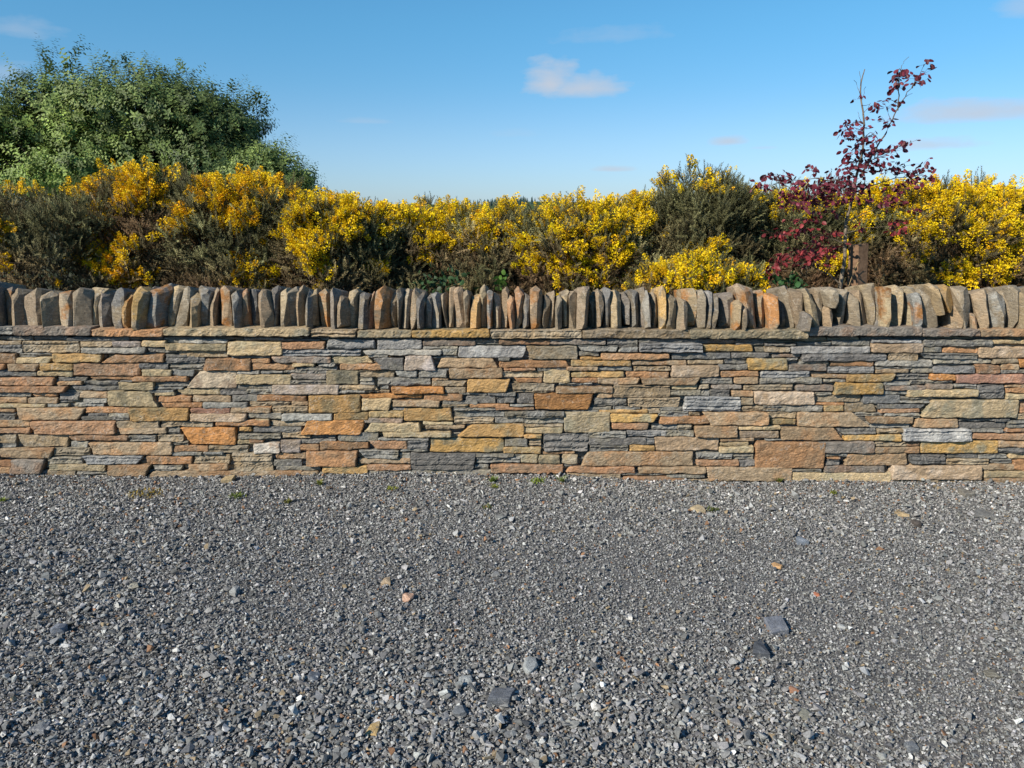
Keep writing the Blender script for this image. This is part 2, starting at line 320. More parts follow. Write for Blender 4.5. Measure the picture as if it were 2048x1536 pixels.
P4 = """235 455 490 480 g/490 440 775 480 g/780 435 1150 460 S/775 460 1150 528 p/1150 432 1655 485 d/1660 435 1930 468 b/0 457 230 480 d/0 487 185 525 k/192 483 770 535 s/
1150 487 1290 525 g/1295 485 1560 535 o/1560 487 1960 570 p/50 540 265 565 m/165 570 250 590 g/270 535 880 588 S/900 532 1120 587 k/1120 532 1550 575 g L0 l40/
475 590 800 632 o/805 582 1230 630 l/1230 575 1660 610 g/1665 572 1845 610 k/1855 575 1960 640 O/170 615 450 665 m/255 590 465 615 g/455 632 800 682 s/
810 632 1080 650 g/810 648 1055 680 t/1070 630 1240 680 g/1230 628 1535 680 S/1540 615 1710 680 r/1720 612 1850 657 t/1715 655 1960 685 g/340 685 600 715 t/
590 685 958 742 y r40/965 685 1200 730 d/1205 685 1390 728 O/1395 685 1890 752 R/1895 690 1960 752 r/430 720 590 745 g/500 745 860 832 Y L20/
870 738 1055 768 g/1065 730 1370 755 g/865 765 1170 805 m/1180 755 1370 795 m/1385 755 1545 790 g/225 767 500 815 m/1550 763 1745 862 D/1755 762 1960 780 t/
1755 782 1960 825 o/1755 828 1960 865 b/1035 795 1550 852 b/870 808 1040 835 g/370 818 490 840 g/362 840 715 892 k r20/720 838 990 902 d/990 852 1235 880 g/
990 880 1205 900 g/350 893 575 912 o/-10 912 125 955 g/125 915 425 960 g/430 915 577 960 y/582 900 825 962 k R20/820 905 1170 937 d r30/840 938 1130 970 r/
1135 870 1850 1000 B L90 r20/1860 900 1960 970 r/1830 975 1960 1012 k/665 967 870 990 g/870 970 1130 1000 g/30 960 230 1010 k/238 963 765 1070 t R120/
40 1012 230 1058 y/740 992 1080 1045 t l20/760 1045 1060 1080 g/1085 1007 1405 1077 t L20/1415 1010 1680 1032 d/1685 1010 1790 1035 d/
1420 1035 1765 1085 D/1510 1085 1740 1112 g/1775 1020 1960 1080 g/1765 1082 1960 1110 r/510 1078 812 1125 d l60/115 1072 580 1168 t R80/0 1065 115 1090 b/
820 1085 1040 1118 k/1008 1080 1502 1175 s/1510 1118 1960 1165 r/578 1125 1002 1172 Y/0 1158 180 1172 g/388 1175 800 1258 m/800 1215 1130 1258 t/
810 1180 1040 1215 k/1040 1180 1135 1210 r/1138 1170 1697 1262 Y/1700 1170 1900 1218 t/1700 1220 1960 1262 D/400 1262 600 1285 g/450 1285 550 1300 o/
450 1305 550 1355 D/555 1262 1035 1350 t L50 l30/1050 1270 1320 1343 D l10/1330 1270 1560 1302 d/1560 1270 1765 1302 g/1325 1303 1635 1343 k/1645 1305 1805 1335 g/
1785 1262 1960 1305 b/1815 1310 1960 1385 o/1570 1342 1825 1388 t/920 1350 1580 1455 p L10/435 1353 875 1402 m/200 1375 420 1400 g/200 1402 920 1480 b/
1600 1393 1960 1440 b/1270 1455 1600 1495 k/920 1455 1270 1495 k/1600 1440 1960 1495 t"""

def face_stone(bag, TL, TR, BR, BL, front, ch, rnd, depth=.12, cell=.010, rough=1.0, Yp=None):
    """one split stone: (x, z) corners, front = how far it stands proud of the wall plane"""
    Yp = WY if Yp is None else Yp
    w = max(TR[0]-TL[0], BR[0]-BL[0]); h = TL[1]-BL[1]; sdv = rnd.uniform(0, 900)
    if w < .004 or h < .004: return
    r = min(.005 if ch in 'dgDSk' else .0075, h*.3)
    def pos(n, L):
        inner = np.linspace(r, L-r, max(2, n)) if L > 2.5*r else np.array([L/2])
        return np.concatenate([[0, r*.35], inner, [L-r*.35, L]])/L
    us = pos(int(w/cell), w); vs = pos(int(h/(cell*.8)), h)
    slate = ch in 'dgDSsk' and rnd.random() < .75
    amp = (.0070 if slate else .0048)*rough; tx = rnd.uniform(-.05, .05); tz = rnd.uniform(-.10, .10)
    lay = [rnd.uniform(-.008, .008)*rough for _ in range(12)]
    nu, nv = len(us), len(vs); V = np.zeros((nv, nu, 3))
    for j, v in enumerate(vs):
        for i, u in enumerate(us):
            xl = BL[0]*(1-v) + TL[0]*v; xr = BR[0]*(1-v) + TR[0]*v
            zb = BL[1]*(1-u) + BR[1]*u; zt = TL[1]*(1-u) + TR[1]*u
            x = xl*(1-u) + xr*u; z = zb*(1-v) + zt*v
            n1 = noise.noise((x*22, z*30, sdv)); n2 = noise.noise((x*70, z*110, sdv+7)); n3 = noise.noise((x*9+4, z*14, sdv+3))
            # wandering outline, rounded corners
            dx = min(u, 1-u)*w; dz = min(v, 1-v)*h
            e = min(dx, dz)
            if dx < r and dz < r:
                k = r - math.hypot(r-dx, r-dz); e = max(min(e, k), 0)
                if k < 0:
                    s = r/math.hypot(r-dx, r-dz)
                    x += (1-s)*(r-dx)*(1 if u < .5 else -1); z += (1-s)*(r-dz)*(1 if v < .5 else -1)
            x += n3*.010 + n2*.004 if dx < r*1.5 else 0
            z += (noise.noise((x*14, sdv, v*2))*.0062 + noise.noise((x*60, sdv, 5+v*2))*.0026)
            q = 1 - min(e/r, 1); y = r*(1 - math.sqrt(max(0, 1-q*q)))
            relief = n1*amp*1.1 + n2*amp*.7 + n3*amp*1.4 + tx*(x-TL[0])*.4 + tz*(z-BL[1])*.6
            if slate:
                band = (z-BL[1] + .006*noise.noise((x*8, sdv, 1)))/.011
                relief += lay[int(max(0, band)) % 12]*min(1, e/r)
            V[j, i] = (x, Yp - front + y + relief, z)
    idx = np.arange(nu*nv).reshape(nv, nu)
    F = [np.stack([idx[:-1, :-1], idx[:-1, 1:], idx[1:, 1:], idx[1:, :-1]], -1).reshape(-1, 4)]
    ring = np.concatenate([idx[0, :], idx[1:, -1], idx[-1, -2::-1], idx[-2:0:-1, 0]])
    Vf = V.reshape(-1, 3); back = Vf[ring].copy(); back[:, 1] = Yp + depth
    nb = len(Vf) + np.arange(len(ring)); r2 = np.roll(ring, -1); b2 = np.roll(nb, -1)
    F.append(np.stack([ring, nb, b2, r2], -1))
    a, b = stone_cols(ch, rnd)
    bag.add(np.concatenate([Vf, back]), np.concatenate(F), a, b, sdv)

rnd = random.Random(11)
wall = empty('stone_wall', (0, WY + .2, 0))
tag(wall, 'low dry stone wall of buff, rust and grey slates with upright coping stones', 'wall')
face = Bag(); XMIN, XMAX = at(-11, 800, WY).x, at(2063, 800, WY).x
def ins(tok):
    d = dict(L=0, R=0, l=0, r=0)
    for s in tok: d[s[0]] = float(s[1:])
    return d
for px0, txt in ((0, P1), (510, P2), (1020, P3), (1528, P4)):
    for s in txt.replace('\n', '').split('/'):
        tk = s.split()
        if len(tk) < 5: continue
        x0, y0, x1, y1 = map(float, tk[:4]); ch = tk[4]; k = ins(tk[5:])
        g = .9
        q = lambda zx, zy: (lambda p: (p.x, p.z))(wallpt(px0, zx, zy))
        hj = lambda: rnd.uniform(-2.5, 2.5)
        big = (x1-x0)*(y1-y0) > 18000
        fr = rnd.uniform(.004, .020) if ch in 'gdDk' else rnd.uniform(.010, .030)
        if big: fr += .006
        face_stone(face, q(x0+g+k['L'], y0+g+hj()), q(x1-g-k['R'], y0+g+hj()), q(x1-g-k['r'], y1-g+hj()), q(x0+g+k['l'], y1-g+hj()), fr, ch, rnd)
zc = wallpt(510, 900, 415).z - .004                       # underside of the capping slabs
# slivers of slate packed behind the joints, over the whole length
z = -.06
while z < zc - .005:
    h = rnd.uniform(.012, .030); x = XMIN - .02
    while x < XMAX:
        w = rnd.uniform(.10, .30)
        face_stone(face, (x+.002, min(z+h, zc)), (x+w-.002, min(z+h, zc)), (x+w-.002, z), (x+.002, z), -rnd.uniform(.012, .026), rnd.choice('gddkDgk'), rnd, cell=.03, depth=.1)
        x += w
    z += h
# the wall goes on past both edges of the photograph, in the same random courses
for (xa, xb) in ((-5.6, XMIN), (XMAX, 5.6)):
    z = -.05
    while z < zc - .01:
        h0 = rnd.choice([.026, .032, .044, .052, .060]); h0 = min(h0, zc-z); x = xa
        while x < xb - .02:
            w = min(rnd.uniform(.12, .42), xb-x); ch = rnd.choice('oottbbkkggggdddyrDsp')
            if h0 > .045 and rnd.random() < .45:
                hs_ = h0*rnd.uniform(.4, .6)
                for za, zb in ((z, z+hs_), (z+hs_, z+h0)):
                    face_stone(face, (x+.003, zb-.002), (x+w-.003, zb-.002), (x+w-.003, za+.002), (x+.003, za+.002), rnd.uniform(.004, .025), rnd.choice('ggddkktbo'), rnd, cell=.02)
            else:
                face_stone(face, (x+.003+rnd.uniform(0, .02), z+h0-.002), (x+w-.003, z+h0-.002), (x+w-.003-rnd.uniform(0, .02), z+.002), (x+.003, z+.002), rnd.uniform(.006, .028), ch, rnd, cell=.02)
            x += w
        z += h0
face.build('masonry_face', MAT_STONE, wall)
core = Bag()                                              # rubble core and plain back
bx = [(-5.6, WY+.05, -.3), (5.6, WY+.05, -.3), (5.6, WY+.40, -.3), (-5.6, WY+.40, -.3)]
Vc = np.array(bx + [(a, b, zc-.003) for a, b, _ in bx])
core.add(Vc, [(0, 1, 5, 4), (1, 2, 6, 5), (2, 3, 7, 6), (3, 0, 4, 7), (4, 5, 6, 7)], lin(96, 96, 94)*.7, lin(110, 104, 96)*.7, 3.)
core.build('rubble_core', MAT_STONE, wall)

# capping slabs: long thin flags that overhang the face by a few centimetres
CAPS = [(0,-900,-45,348,405,'k'), (0,-40,85,345,402,'g'), (0,88,660,345,408,'m'), (0,665,1187,362,415,'o'), (0,1190,2262,355,412,'B'),
        (510,403,742,366,418,'k'), (510,746,1147,370,424,'B'), (510,1150,1718,372,424,'Y'), (510,1722,2392,374,428,'k'),
        (1020,532,1320,366,428,'k'), (1020,1323,2183,368,430,'B'), (1528,328,1160,347,412,'m'), (1528,1163,1590,363,414,'m'),
        (1528,1593,2120,364,416,'t'), (1528,2124,2900,364,416,'k')]
for i, (p0, a, b, t0, b0, ch) in enumerate(CAPS):
    bag = Bag(); ov = .045 + rnd.uniform(-.005, .006)
    q = lambda zx, zy: (lambda p: (p.x, p.z))(wallpt(p0, zx, zy, WY-ov))
    TL, TR, BR, BL = q(a+2, t0), q(b-2, t0), q(b-2, b0), q(a+2, b0)
    if i == 0: TL, BL = (-5.6, TL[1]), (-5.6, BL[1])
    if i == len(CAPS)-1: TR, BR = (5.6, TR[1]), (5.6, BR[1])
    face_stone(bag, TL, TR, BR, BL, ov, ch, rnd, depth=.42, cell=.011, rough=1.5)
    bag.build('capping_slab', MAT_STONE, wall)
CAPZ = wallpt(510, 900, 368, WY-.045).z

# coping stones set on edge: top x0 x1 y, bottom x0 x1 y, kind
K1 = """10 75 45 5 60 325 m/60 155 45 60 150 345 t/155 300 50 140 272 335 p/290 412 80 270 405 320 B/400 525 65 400 545 345 k/510 640 52 515 628 340 k/640 780 45 630 700 332 b/
700 792 85 695 770 357 m/780 895 60 790 880 355 d/892 978 80 885 937 350 y/985 1085 42 937 1020 297 Y/1070 1125 50 1020 1070 325 D/1120 1245 20 1065 1203 325 g/
1240 1345 35 1205 1262 340 b/1310 1425 40 1240 1335 345 k/1395 1475 95 1350 1432 345 b/1430 1545 45 1430 1502 340 g/1545 1605 35 1500 1582 350 t/
1600 1690 40 1600 1690 345 t/1675 1757 60 1690 1750 355 g/1755 1795 70 1755 1807 335 o/1790 1880 60 1805 1885 350 D"""
K2 = """0 105 50 20 130 350 t/90 172 45 125 172 345 D/170 236 65 170 236 355 B/232 312 35 240 310 350 k/290 347 50 290 362 350 t/345 400 60 360 400 358 g/385 452 55 380 450 355 b/
450 535 75 445 542 355 B/540 612 45 545 595 360 m/595 682 100 597 677 355 t/680 747 55 660 742 355 b/745 817 80 740 817 350 D/815 876 75 820 872 350 r/
872 986 50 875 986 355 O/985 1047 85 990 1042 355 t/1030 1077 48 1040 1072 345 g/1085 1142 55 1060 1137 362 k/1140 1240 60 1130 1182 350 t/1180 1242 72 1180 1227 355 D/
1235 1292 90 1228 1287 360 m/1285 1366 92 1290 1357 362 g/1363 1416 97 1360 1411 360 k/1415 1462 75 1410 1452 370 t/1460 1537 52 1452 1537 362 p/1535 1582 85 1537 1577 350 t/
1580 1652 95 1570 1647 362 y/1645 1702 42 1645 1702 345 b/1700 1742 65 1700 1737 362 g/1740 1802 90 1740 1802 368 k/1805 1852 52 1800 1847 365 t/1850 1902 110 1850 1902 362 o"""
K3 = """35 96 52 35 93 375 o/95 156 80 92 146 375 d/150 241 38 145 236 372 t/235 291 90 240 291 372 k/285 336 75 285 336 378 t/337 384 105 340 384 368 k/382 441 68 382 438 372 B/
435 487 62 437 484 372 t/485 577 38 490 577 350 p/575 637 100 575 637 355 k/632 691 60 635 691 350 t/690 747 50 690 744 355 d/745 827 60 745 824 362 b/
822 889 115 825 887 358 m/870 947 45 890 960 345 g/940 992 65 957 1002 345 m/980 1042 60 1000 1047 330 l/1035 1097 80 1045 1102 345 t/1090 1147 50 1100 1162 340 Y/
1160 1232 105 1150 1227 365 B/1230 1312 110 1228 1312 370 p/1250 1362 45 1312 1367 355 B/1355 1432 70 1370 1442 370 k/1420 1482 80 1440 1472 370 s/
1470 1542 100 1470 1537 370 D/1530 1655 75 1545 1652 370 m/1645 1712 145 1658 1707 370 B/1670 1802 42 1760 1827 355 p/1705 1757 200 1705 1757 370 t/1800 1880 62 1830 1898 355 t"""
K4 = """20 112 65 60 132 355 O/110 167 90 130 187 300 D/130 202 60 185 242 360 k/180 287 50 240 302 358 t/290 362 50 350 422 330 b/370 437 60 400 442 335 t/275 357 225 285 357 330 m/
440 542 60 500 547 210 k/450 517 180 460 512 345 t/530 612 75 565 607 340 k/605 682 85 630 727 335 k/665 732 70 720 782 330 t/710 817 30 775 822 335 b/
820 882 90 830 887 335 s/850 932 50 880 932 338 b/930 1042 30 940 1012 345 b/1035 1122 40 1050 1102 340 B/1110 1202 85 1130 1192 345 g/1120 1292 45 1190 1302 325 k/
1180 1262 25 1290 1367 265 b/1265 1402 40 1370 1422 245 Y/1410 1477 115 1385 1482 340 t/1400 1532 30 1480 1562 345 k/1540 1662 30 1605 1667 355 t/1550 1602 240 1560 1602 360 o/
1655 1712 55 1690 1752 352 m/1700 1802 85 1740 1802 352 l/1735 1802 60 1800 1842 350 k/1790 1882 30 1830 1892 350 k/1880 1960 50 1890 1965 350 B/1955 2040 45 1970 2050 350 g"""
def hull_rock(pts, sdv, sub=.016, amp=.0038, cuts=0):
    bm = bmesh.new()
    for p in pts: bm.verts.new(p)
    r = bmesh.ops.convex_hull(bm, input=bm.verts)
    bmesh.ops.delete(bm, geom=list({g for g in r['geom_interior'] + r['geom_unused'] if isinstance(g, bmesh.types.BMVert)}), context='VERTS')
    rc = random.Random(int(sdv*1000)); ctr = sum((v.co for v in bm.verts), Vector())/max(1, len(bm.verts))
    for _ in range(cuts):                                 # flakes knocked off the front and top
        vs_ = [v for v in bm.verts if v.co.y < ctr.y - .03*min(1, sub*55) or v.co.z > ctr.z + .05]
        if not vs_: break
        v = rc.choice(vs_).co; nrm = Vector((rc.gauss(0, 1), -abs(rc.gauss(.7, .6)), rc.gauss(.15, .6))).normalized()
        far = max(nrm.dot(q.co) for q in bm.verts); pl = nrm*(far - rc.uniform(.004, .020)*min(1, sub*55))
        res = bmesh.ops.bisect_plane(bm, geom=bm.verts[:]+bm.edges[:]+bm.faces[:], plane_co=pl, plane_no=nrm, clear_outer=True)
        ed = [e for e in res['geom_cut'] if isinstance(e, bmesh.types.BMEdge)]
        if ed: bmesh.ops.holes_fill(bm, edges=ed, sides=0)
    bmesh.ops.dissolve_limit(bm, angle_limit=.12, verts=bm.verts, edges=bm.edges)
    bmesh.ops.bevel(bm, geom=[e for e in bm.edges if len(e.link_faces) == 2 and e.calc_face_angle(0) > .4], offset=.0018, segments=1, affect='EDGES', clamp_overlap=True)
    bmesh.ops.triangulate(bm, faces=bm.faces)
    for _ in range(4):
        L = [e for e in bm.edges if e.calc_length() > sub*1.7]
        if not L: break
        bmesh.ops.subdivide_edges(bm, edges=L, cuts=1); bmesh.ops.triangulate(bm, faces=[f for f in bm.faces if len(f.verts) > 3])
    for v in bm.verts:
        c = v.co; n = Vector((noise.noise((c.x*28, c.y*16, c.z*16+sdv)), noise.noise((c.x*28, c.y*16+9, c.z*16+sdv)), noise.noise((c.x*28+5, c.y*16, c.z*16+sdv))))
        m = Vector((noise.noise((c.x*90, c.y*50, c.z*50+sdv)), noise.noise((c.x*90, c.y*50+9, c.z*50+sdv)), 0))
        v.co = c + n*amp*2.0 + m*amp*.8
    bm.verts.index_update(); V = np.array([v.co[:] for v in bm.verts]); F = np.array([[v.index for v in f.verts] for f in bm.faces]); bm.free()
    return V, F
def coping(tx0, tx1, tz, bx0, bx1, bz, front, rnd, sub=.018):
    """an upright slab on edge: world x of its top and bottom corners, z of top and bottom"""
    D = rnd.uniform(.26, .34); yf = WY - front; sdv = rnd.uniform(0, 500); H = tz - bz; w = max(tx1-tx0, bx1-bx0)
    pts = []; peak = rnd.uniform(.15, .85); slope = rnd.choice([rnd.uniform(0, .02), rnd.uniform(.02, .10)])*min(1, w/.05); lean = rnd.uniform(-.015, .06)
    def X(s, v): return (bx0*(1-v)+tx0*v)*(1-s) + (bx1*(1-v)+tx1*v)*s
    yaw = rnd.choice([rnd.uniform(.1, .75), rnd.uniform(-.7, .1)])
    wf = [rnd.uniform(0, .022) for _ in range(6)]
    ridge = rnd.choice([None, .3, .45, .55, .65, .75]) if w > .03 else None
    for v, s, dy in ((0, 0, wf[0]+rnd.uniform(0,.015)), (0, 1, wf[1]+rnd.uniform(0,.03)), (.45+rnd.uniform(-.15, .15), 0, wf[2]), (.5+rnd.uniform(-.2, .15), 1, wf[3]),
                     (.86, 0, .012+lean+wf[4]), (.88, 1, .015+lean+wf[5])):
        x = X(s, v); pts.append((x, yf + dy + lean*v + (s-.5)*w*yaw, bz + H*v))
    if ridge:
        for v in (.06, .4, .8): pts.append((X(ridge, v), yf - rnd.uniform(.018, .05)*min(1, w/.055) + lean*v, bz + H*v))
    # top edge: tilted and peaked, running back over the wall
    for s in (0.0, 1.0):
        zt = tz - slope*abs(s-peak) - rnd.uniform(0, .016)
        pts.append((X(s, 1)+rnd.uniform(-.003, .003), yf + .035 + rnd.uniform(0, .03), zt))
        pts.append((X(s, 1)+rnd.uniform(-.008, .008)+.02*yaw, yf + D*.75, zt - rnd.uniform(.02, .08)))
    pts.append((X(peak, 1), yf + .035 + rnd.uniform(-.01, .05), tz))
    pts.append((X(peak, .97), yf + .012 + rnd.uniform(0, .02), tz - .03))
    for s in (0, 1):
        pts.append((X(s, 0)+rnd.uniform(-.006, .006), yf + D, bz)); pts.append((X(s, .8)+rnd.uniform(-.006, .006), yf + D, bz + H*.8))
    return hull_rock(pts, sdv, sub, .0015, rnd.randint(4, 8))
cands = []
crn = random.Random(5)
for px0, txt in ((0, K1), (510, K2), (1020, K3), (1528, K4)):
    for s in txt.replace('\n', '').split('/'):
        tk = s.split()
        if len(tk) < 7: continue
        a, b, c, d, e, f = map(float, tk[:6]); fr = crn.uniform(-.07, .02)
        if f < 300: fr += .04
        if c > 140: fr += .05
        pt = wallpt(px0, 0, c, WY-fr+.04).z; pb = CAPZ - .004 if f > 280 else wallpt(px0, 0, f, WY-fr).z
        xs = [wallpt(px0, q, 200, WY-fr).x for q in (a, b, d, e)]
        cands.append((xs[0], xs[1], pt, xs[2], xs[3], pb, fr, tk[6], (b-a+e-d)*.5*(f-c), True))
for x0, x1 in ((-5.58, at(0, 600, WY).x - .01), (at(2062, 600, WY).x + .02, 5.55)):
    x = x0
    while x < x1 - .03:
        w = min(crn.uniform(.04, .085), x1-x); ln = crn.uniform(-.02, .02)
        cands.append((x+ln, x+w+ln, CAPZ+crn.uniform(.20, .28), x, x+w, CAPZ-.004, crn.uniform(-.012, .018), crn.choice('kkktttbBmmgdo'), 0, False)); x += w
order = sorted(range(len(cands)), key=lambda i: -cands[i][8]); own = set(order[:100]); rest = Bag()
for i, cd in enumerate(cands):
    V, F = coping(cd[0]+(ln_ := crn.gauss(0, .006 if cd[9] else .0)), cd[1]+ln_, cd[2]+crn.gauss(0, .008), *cd[3:7], crn, .018 if cd[9] else .04)
    a, b = stone_cols(cd[7], crn, .12)
    g_ = lin(118, 110, 100)*ALB; a = (a*.86 + g_*.14)*rnd.uniform(.8, 1.08); b = (lin(178,126,74) if crn.random() < .14 else lin(150,136,114))*ALB*crn.uniform(.55, .85)
    if i in own:
        bag = Bag(); bag.add(V, F, a, b, crn.uniform(0, 900)); bag.build('coping_stone', MAT_STONE, wall)
    else: rest.add(V, F, a, b, crn.uniform(0, 900))
o = rest.build('coping_stone', MAT_STONE, wall); o['kind'] = 'stuff'

# ------------------------------------------------------------------ ground
BASE_X = [at(u, v, WY).x for u, v in ((-300, 946), (0, 948), (600, 950), (1020, 948), (1500, 962), (2048, 965), (2400, 967))]
BASE_Z = [at(u, v, WY).z for u, v in ((-300, 946), (0, 948), (600, 950), (1020, 948), (1500, 962), (2048, 965), (2400, 967))]
def fbm(x, y, sc, oc=3, sd_=0):
    x = np.asarray(x, float)*sc + sd_*17.3; y = np.asarray(y, float)*sc - sd_*9.1; t = 0; a = 1.0; tot = 0
    for k in range(oc):
        xi, yi = np.floor(x).astype(int), np.floor(y).astype(int); fx, fy = x-xi, y-yi; fx = fx*fx*(3-2*fx); fy = fy*fy*(3-2*fy)
        def h(i, j):
            n = (i*374761393 + j*668265263 + (sd_+k)*974634777) & 0xffffffff
            n = ((n ^ (n >> 13))*1274126177) & 0xffffffff
            return ((n ^ (n >> 16)) & 0xffff)/65535.0*2-1
        t = t + a*((h(xi, yi)*(1-fx)+h(xi+1, yi)*fx)*(1-fy) + (h(xi, yi+1)*(1-fx)+h(xi+1, yi+1)*fx)*fy); tot += a
        a *= .5; x = x*2.03+3; y = y*2.03+7
    return t/tot
def gz(x, y):
    x = np.asarray(x, float); y = np.asarray(y, float)
    base = np.interp(x, BASE_X, BASE_Z)
    fall = np.exp(-np.clip(WY-y, 0, 50)/.7); heap = np.exp(-np.clip(WY-y, 0, 50)/.10)
    z = base*fall + heap*np.clip(fbm(x, y*0, 2.3, 3, 6)*.035 + .004, -.004, .03) + fbm(x, y, .9, 2, 3)*.016 + fbm(x, y, 3.2, 2, 5)*.008
    return np.where(y > WY+.3, -.1, z)
def grid_mesh(xs, ys, zf, extra=None):
    X, Y = np.meshgrid(xs, ys); Zz = zf(X, Y); V = np.stack([X, Y, Zz], -1).reshape(-1, 3)
    idx = np.arange(X.size).reshape(X.shape)
    F = np.stack([idx[:-1, :-1], idx[:-1, 1:], idx[1:, 1:], idx[1:, :-1]], -1).reshape(-1, 4); return V, F
def axis(a, b, far0, far1, step):
    m = list(np.arange(a, b, step)) + [b]; l = []; r = []
    x, s = a, step
    while x > far0: s *= 1.5; x -= s; l.append(max(x, far0))
    x, s = b, step
    while x < far1: s *= 1.5; x += s; r.append(min(x, far1))
    return np.array(l[::-1] + m + r)
m_, t_, b_ = new_mat('ground', .95, .15)
g_ = N(t_, 'ShaderNodeNewGeometry'); P_ = g_.outputs['Position']
grit = noise_n(t_, P_, 210, 4, .75); grit2 = noise_n(t_, P_, 6, 3, .6)
c_ = mixc(t_, 1.0, ramp(t_, grit, [(.3, (.05, .05, .052)), (.5, (.11, .11, .112)), (.7, (.24, .24, .24))]), ramp(t_, grit2, [(.3, .8), (.7, 1.2)]), 'MULTIPLY')
sep = N(t_, 'ShaderNodeSeparateXYZ'); t_.links.new(P_, sep.inputs[0])
beyond = N(t_, 'ShaderNodeMath', operation='GREATER_THAN'); beyond.inputs[1].default_value = WY + .2; t_.links.new(sep.outputs[1], beyond.inputs[0])
field = mixc(t_, ramp(t_, noise_n(t_, P_, .9, 6, .7), [(.35, 0), (.65, 1)]), (.035, .05, .018), (.07, .06, .035))
t_.links.new(mixc(t_, beyond.outputs[0], c_, field), b_.inputs['Base Color'])
bp = N(t_, 'ShaderNodeBump'); bp.inputs['Strength'].default_value = 1; bp.inputs['Distance'].default_value = .006
t_.links.new(grit, bp.inputs['Height']); t_.links.new(bp.outputs[0], b_.inputs['Normal'])
V, F = grid_mesh(axis(-4.6, 4.6, -2500, 2500, .05), axis(.6, 5.0, -300, 3500, .05), gz)
gr = link('ground', np_mesh('ground', V, F, smooth=True), m_); tag(gr, kind='structure')

# ------------------------------------------------------------------ crushed slate lying on it
rng = np.random.default_rng(4)
def chip(n, flat, seed, long=1.0):
    r = random.Random(seed); bm = bmesh.new()
    for _ in range(n):
        v = Vector((r.gauss(0, 1), r.gauss(0, 1), r.gauss(0, 1))).normalized()*r.uniform(.8, 1.0)
        bm.verts.new((v.x*long, v.y*.74, v.z*flat))
    res = bmesh.ops.convex_hull(bm, input=bm.verts)
    bmesh.ops.delete(bm, geom=list({g for g in res['geom_interior'] + res['geom_unused'] if isinstance(g, bmesh.types.BMVert)}), context='VERTS')
    bmesh.ops.triangulate(bm, faces=bm.faces); bm.verts.index_update()
    V = np.array([v.co[:] for v in bm.verts])*.5; F = np.array([[v.index for v in f.verts] for f in bm.faces]); bm.free()
    return V, F, np.ones(len(V))
chips = [chip(7, .30, i, 1.1) for i in range(8)] + [chip(9, .5, 20+i) for i in range(8)] + [chip(10, .72, 40+i) for i in range(8)]
# compaction of the surface: 0 = coarse and loose, 1 = fine and packed by wheels (plan view)
def packed(x, y):
    f = .42 + .38*fbm(x, y, 1.1, 3, 9)
    u, v = project(np.stack([x, y, np.zeros_like(x)], 1))
    for cu, cv, ru, rv, w in ((1250, 1120, 420, 90, .45), (1850, 1400, 330, 150, .5), (700, 1230, 330, 90, .35), (520, 1160, 200, 60, .25), (1700, 1150, 300, 60, .2),
                              (200, 1150, 240, 120, -.45), (1450, 1420, 230, 110, -.65), (300, 1430, 420, 120, -.25), (900, 1430, 330, 110, -.5), (300, 1010, 500, 45, -.2), (60, 1240, 200, 60, -.3)):
        a0 = at(cu, cv, 1.0); k = -CAM_H/(a0.z-CAM_H); px, py = a0.x*k, k
        e1 = at(cu+ru, cv, 1.0); k1 = -CAM_H/(e1.z-CAM_H); e2 = at(cu, cv-rv, 1.0); k2 = -CAM_H/(e2.z-CAM_H)
        f += w*np.exp(-((x-px)/(e1.x*k1-px))**2 - ((y-py)/(k2-py))**2)
    return np.clip(f, 0, 1)
n = 330000
yy = 1.25 + (WY-1.25)*rng.random(n)**.95; xx = (rng.random(n)*2-1)*(.68*yy + .95)
pk = packed(xx, yy)
size = np.exp(rng.normal(np.log(.0128), .36, n))*(1.2 - .42*pk)
bigs = rng.random(n) < .018*(1.3-pk); size[bigs] *= rng.uniform(1.5, 2.6, bigs.sum())
size = np.clip(size, .0045, .05)
keep = rng.random(n) < np.clip(.35 + (.012/size)**.6*.62, 0, 1); keep[bigs] = True
xx, yy, size, pk = xx[keep], yy[keep], size[keep], pk[keep]; n = len(xx); print('chips', n)
which = rng.integers(0, 24, n)
tilt = rng.normal(0, .48, (n, 2)); D = np.stack([tilt[:, 0], tilt[:, 1], np.ones(n)], 1)
R = frames(D, rng.random(n)*2*pi, rng)*size[:, None, None]
T = np.stack([xx, yy, gz(xx, yy) + size*rng.uniform(.05, .55, n)], 1)
tone = np.exp(rng.normal(np.log(.178), .40, n)); cols = tone[:, None]*np.stack([rng.uniform(.96, 1.02, n), rng.uniform(.98, 1.02, n), rng.uniform(.96, 1.02, n)], 1)
dust = np.clip((yy-3.3)/1.0, 0, 1)*(.6+.5*fbm(xx, yy, 1.3, 3, 41)); cols = cols*(1 + .28*dust[:, None]*np.array([1.1, 1.0, .82]))
kk = rng.random(n) + .018*dust + .03*(yy > 4.3)
m1 = kk > .965; cols[m1] = lin(150, 134, 108)*rng.uniform(.5, .95, (m1.sum(), 1))
m2 = kk > .988; cols[m2] = lin(160, 122, 92)*rng.uniform(.4, .8, (m2.sum(), 1))
m3 = (kk > .02) & (kk < .036); cols[m3] = lin(200, 200, 196)*rng.uniform(.55, .95, (m3.sum(), 1))*.8
bag = Bag(); instance(bag, chips, which, R, T, np.minimum(cols, .8))
o = bag.build('gravel', MAT_GRAVEL); tag(o, 'loose dark grey crushed slate covering the yard in front of the wall', 'gravel', kind='stuff')

# ------------------------------------------------------------------ the larger stones that catch the eye
def gpt(u, v):
    z = 0
    for _ in range(4):
        d = pixdir(u, v); k = (z-CAM_H)/d.z; x, y = d.x*k, d.y*k; z = float(gz(x, y))
    return Vector((x, y, z)), k
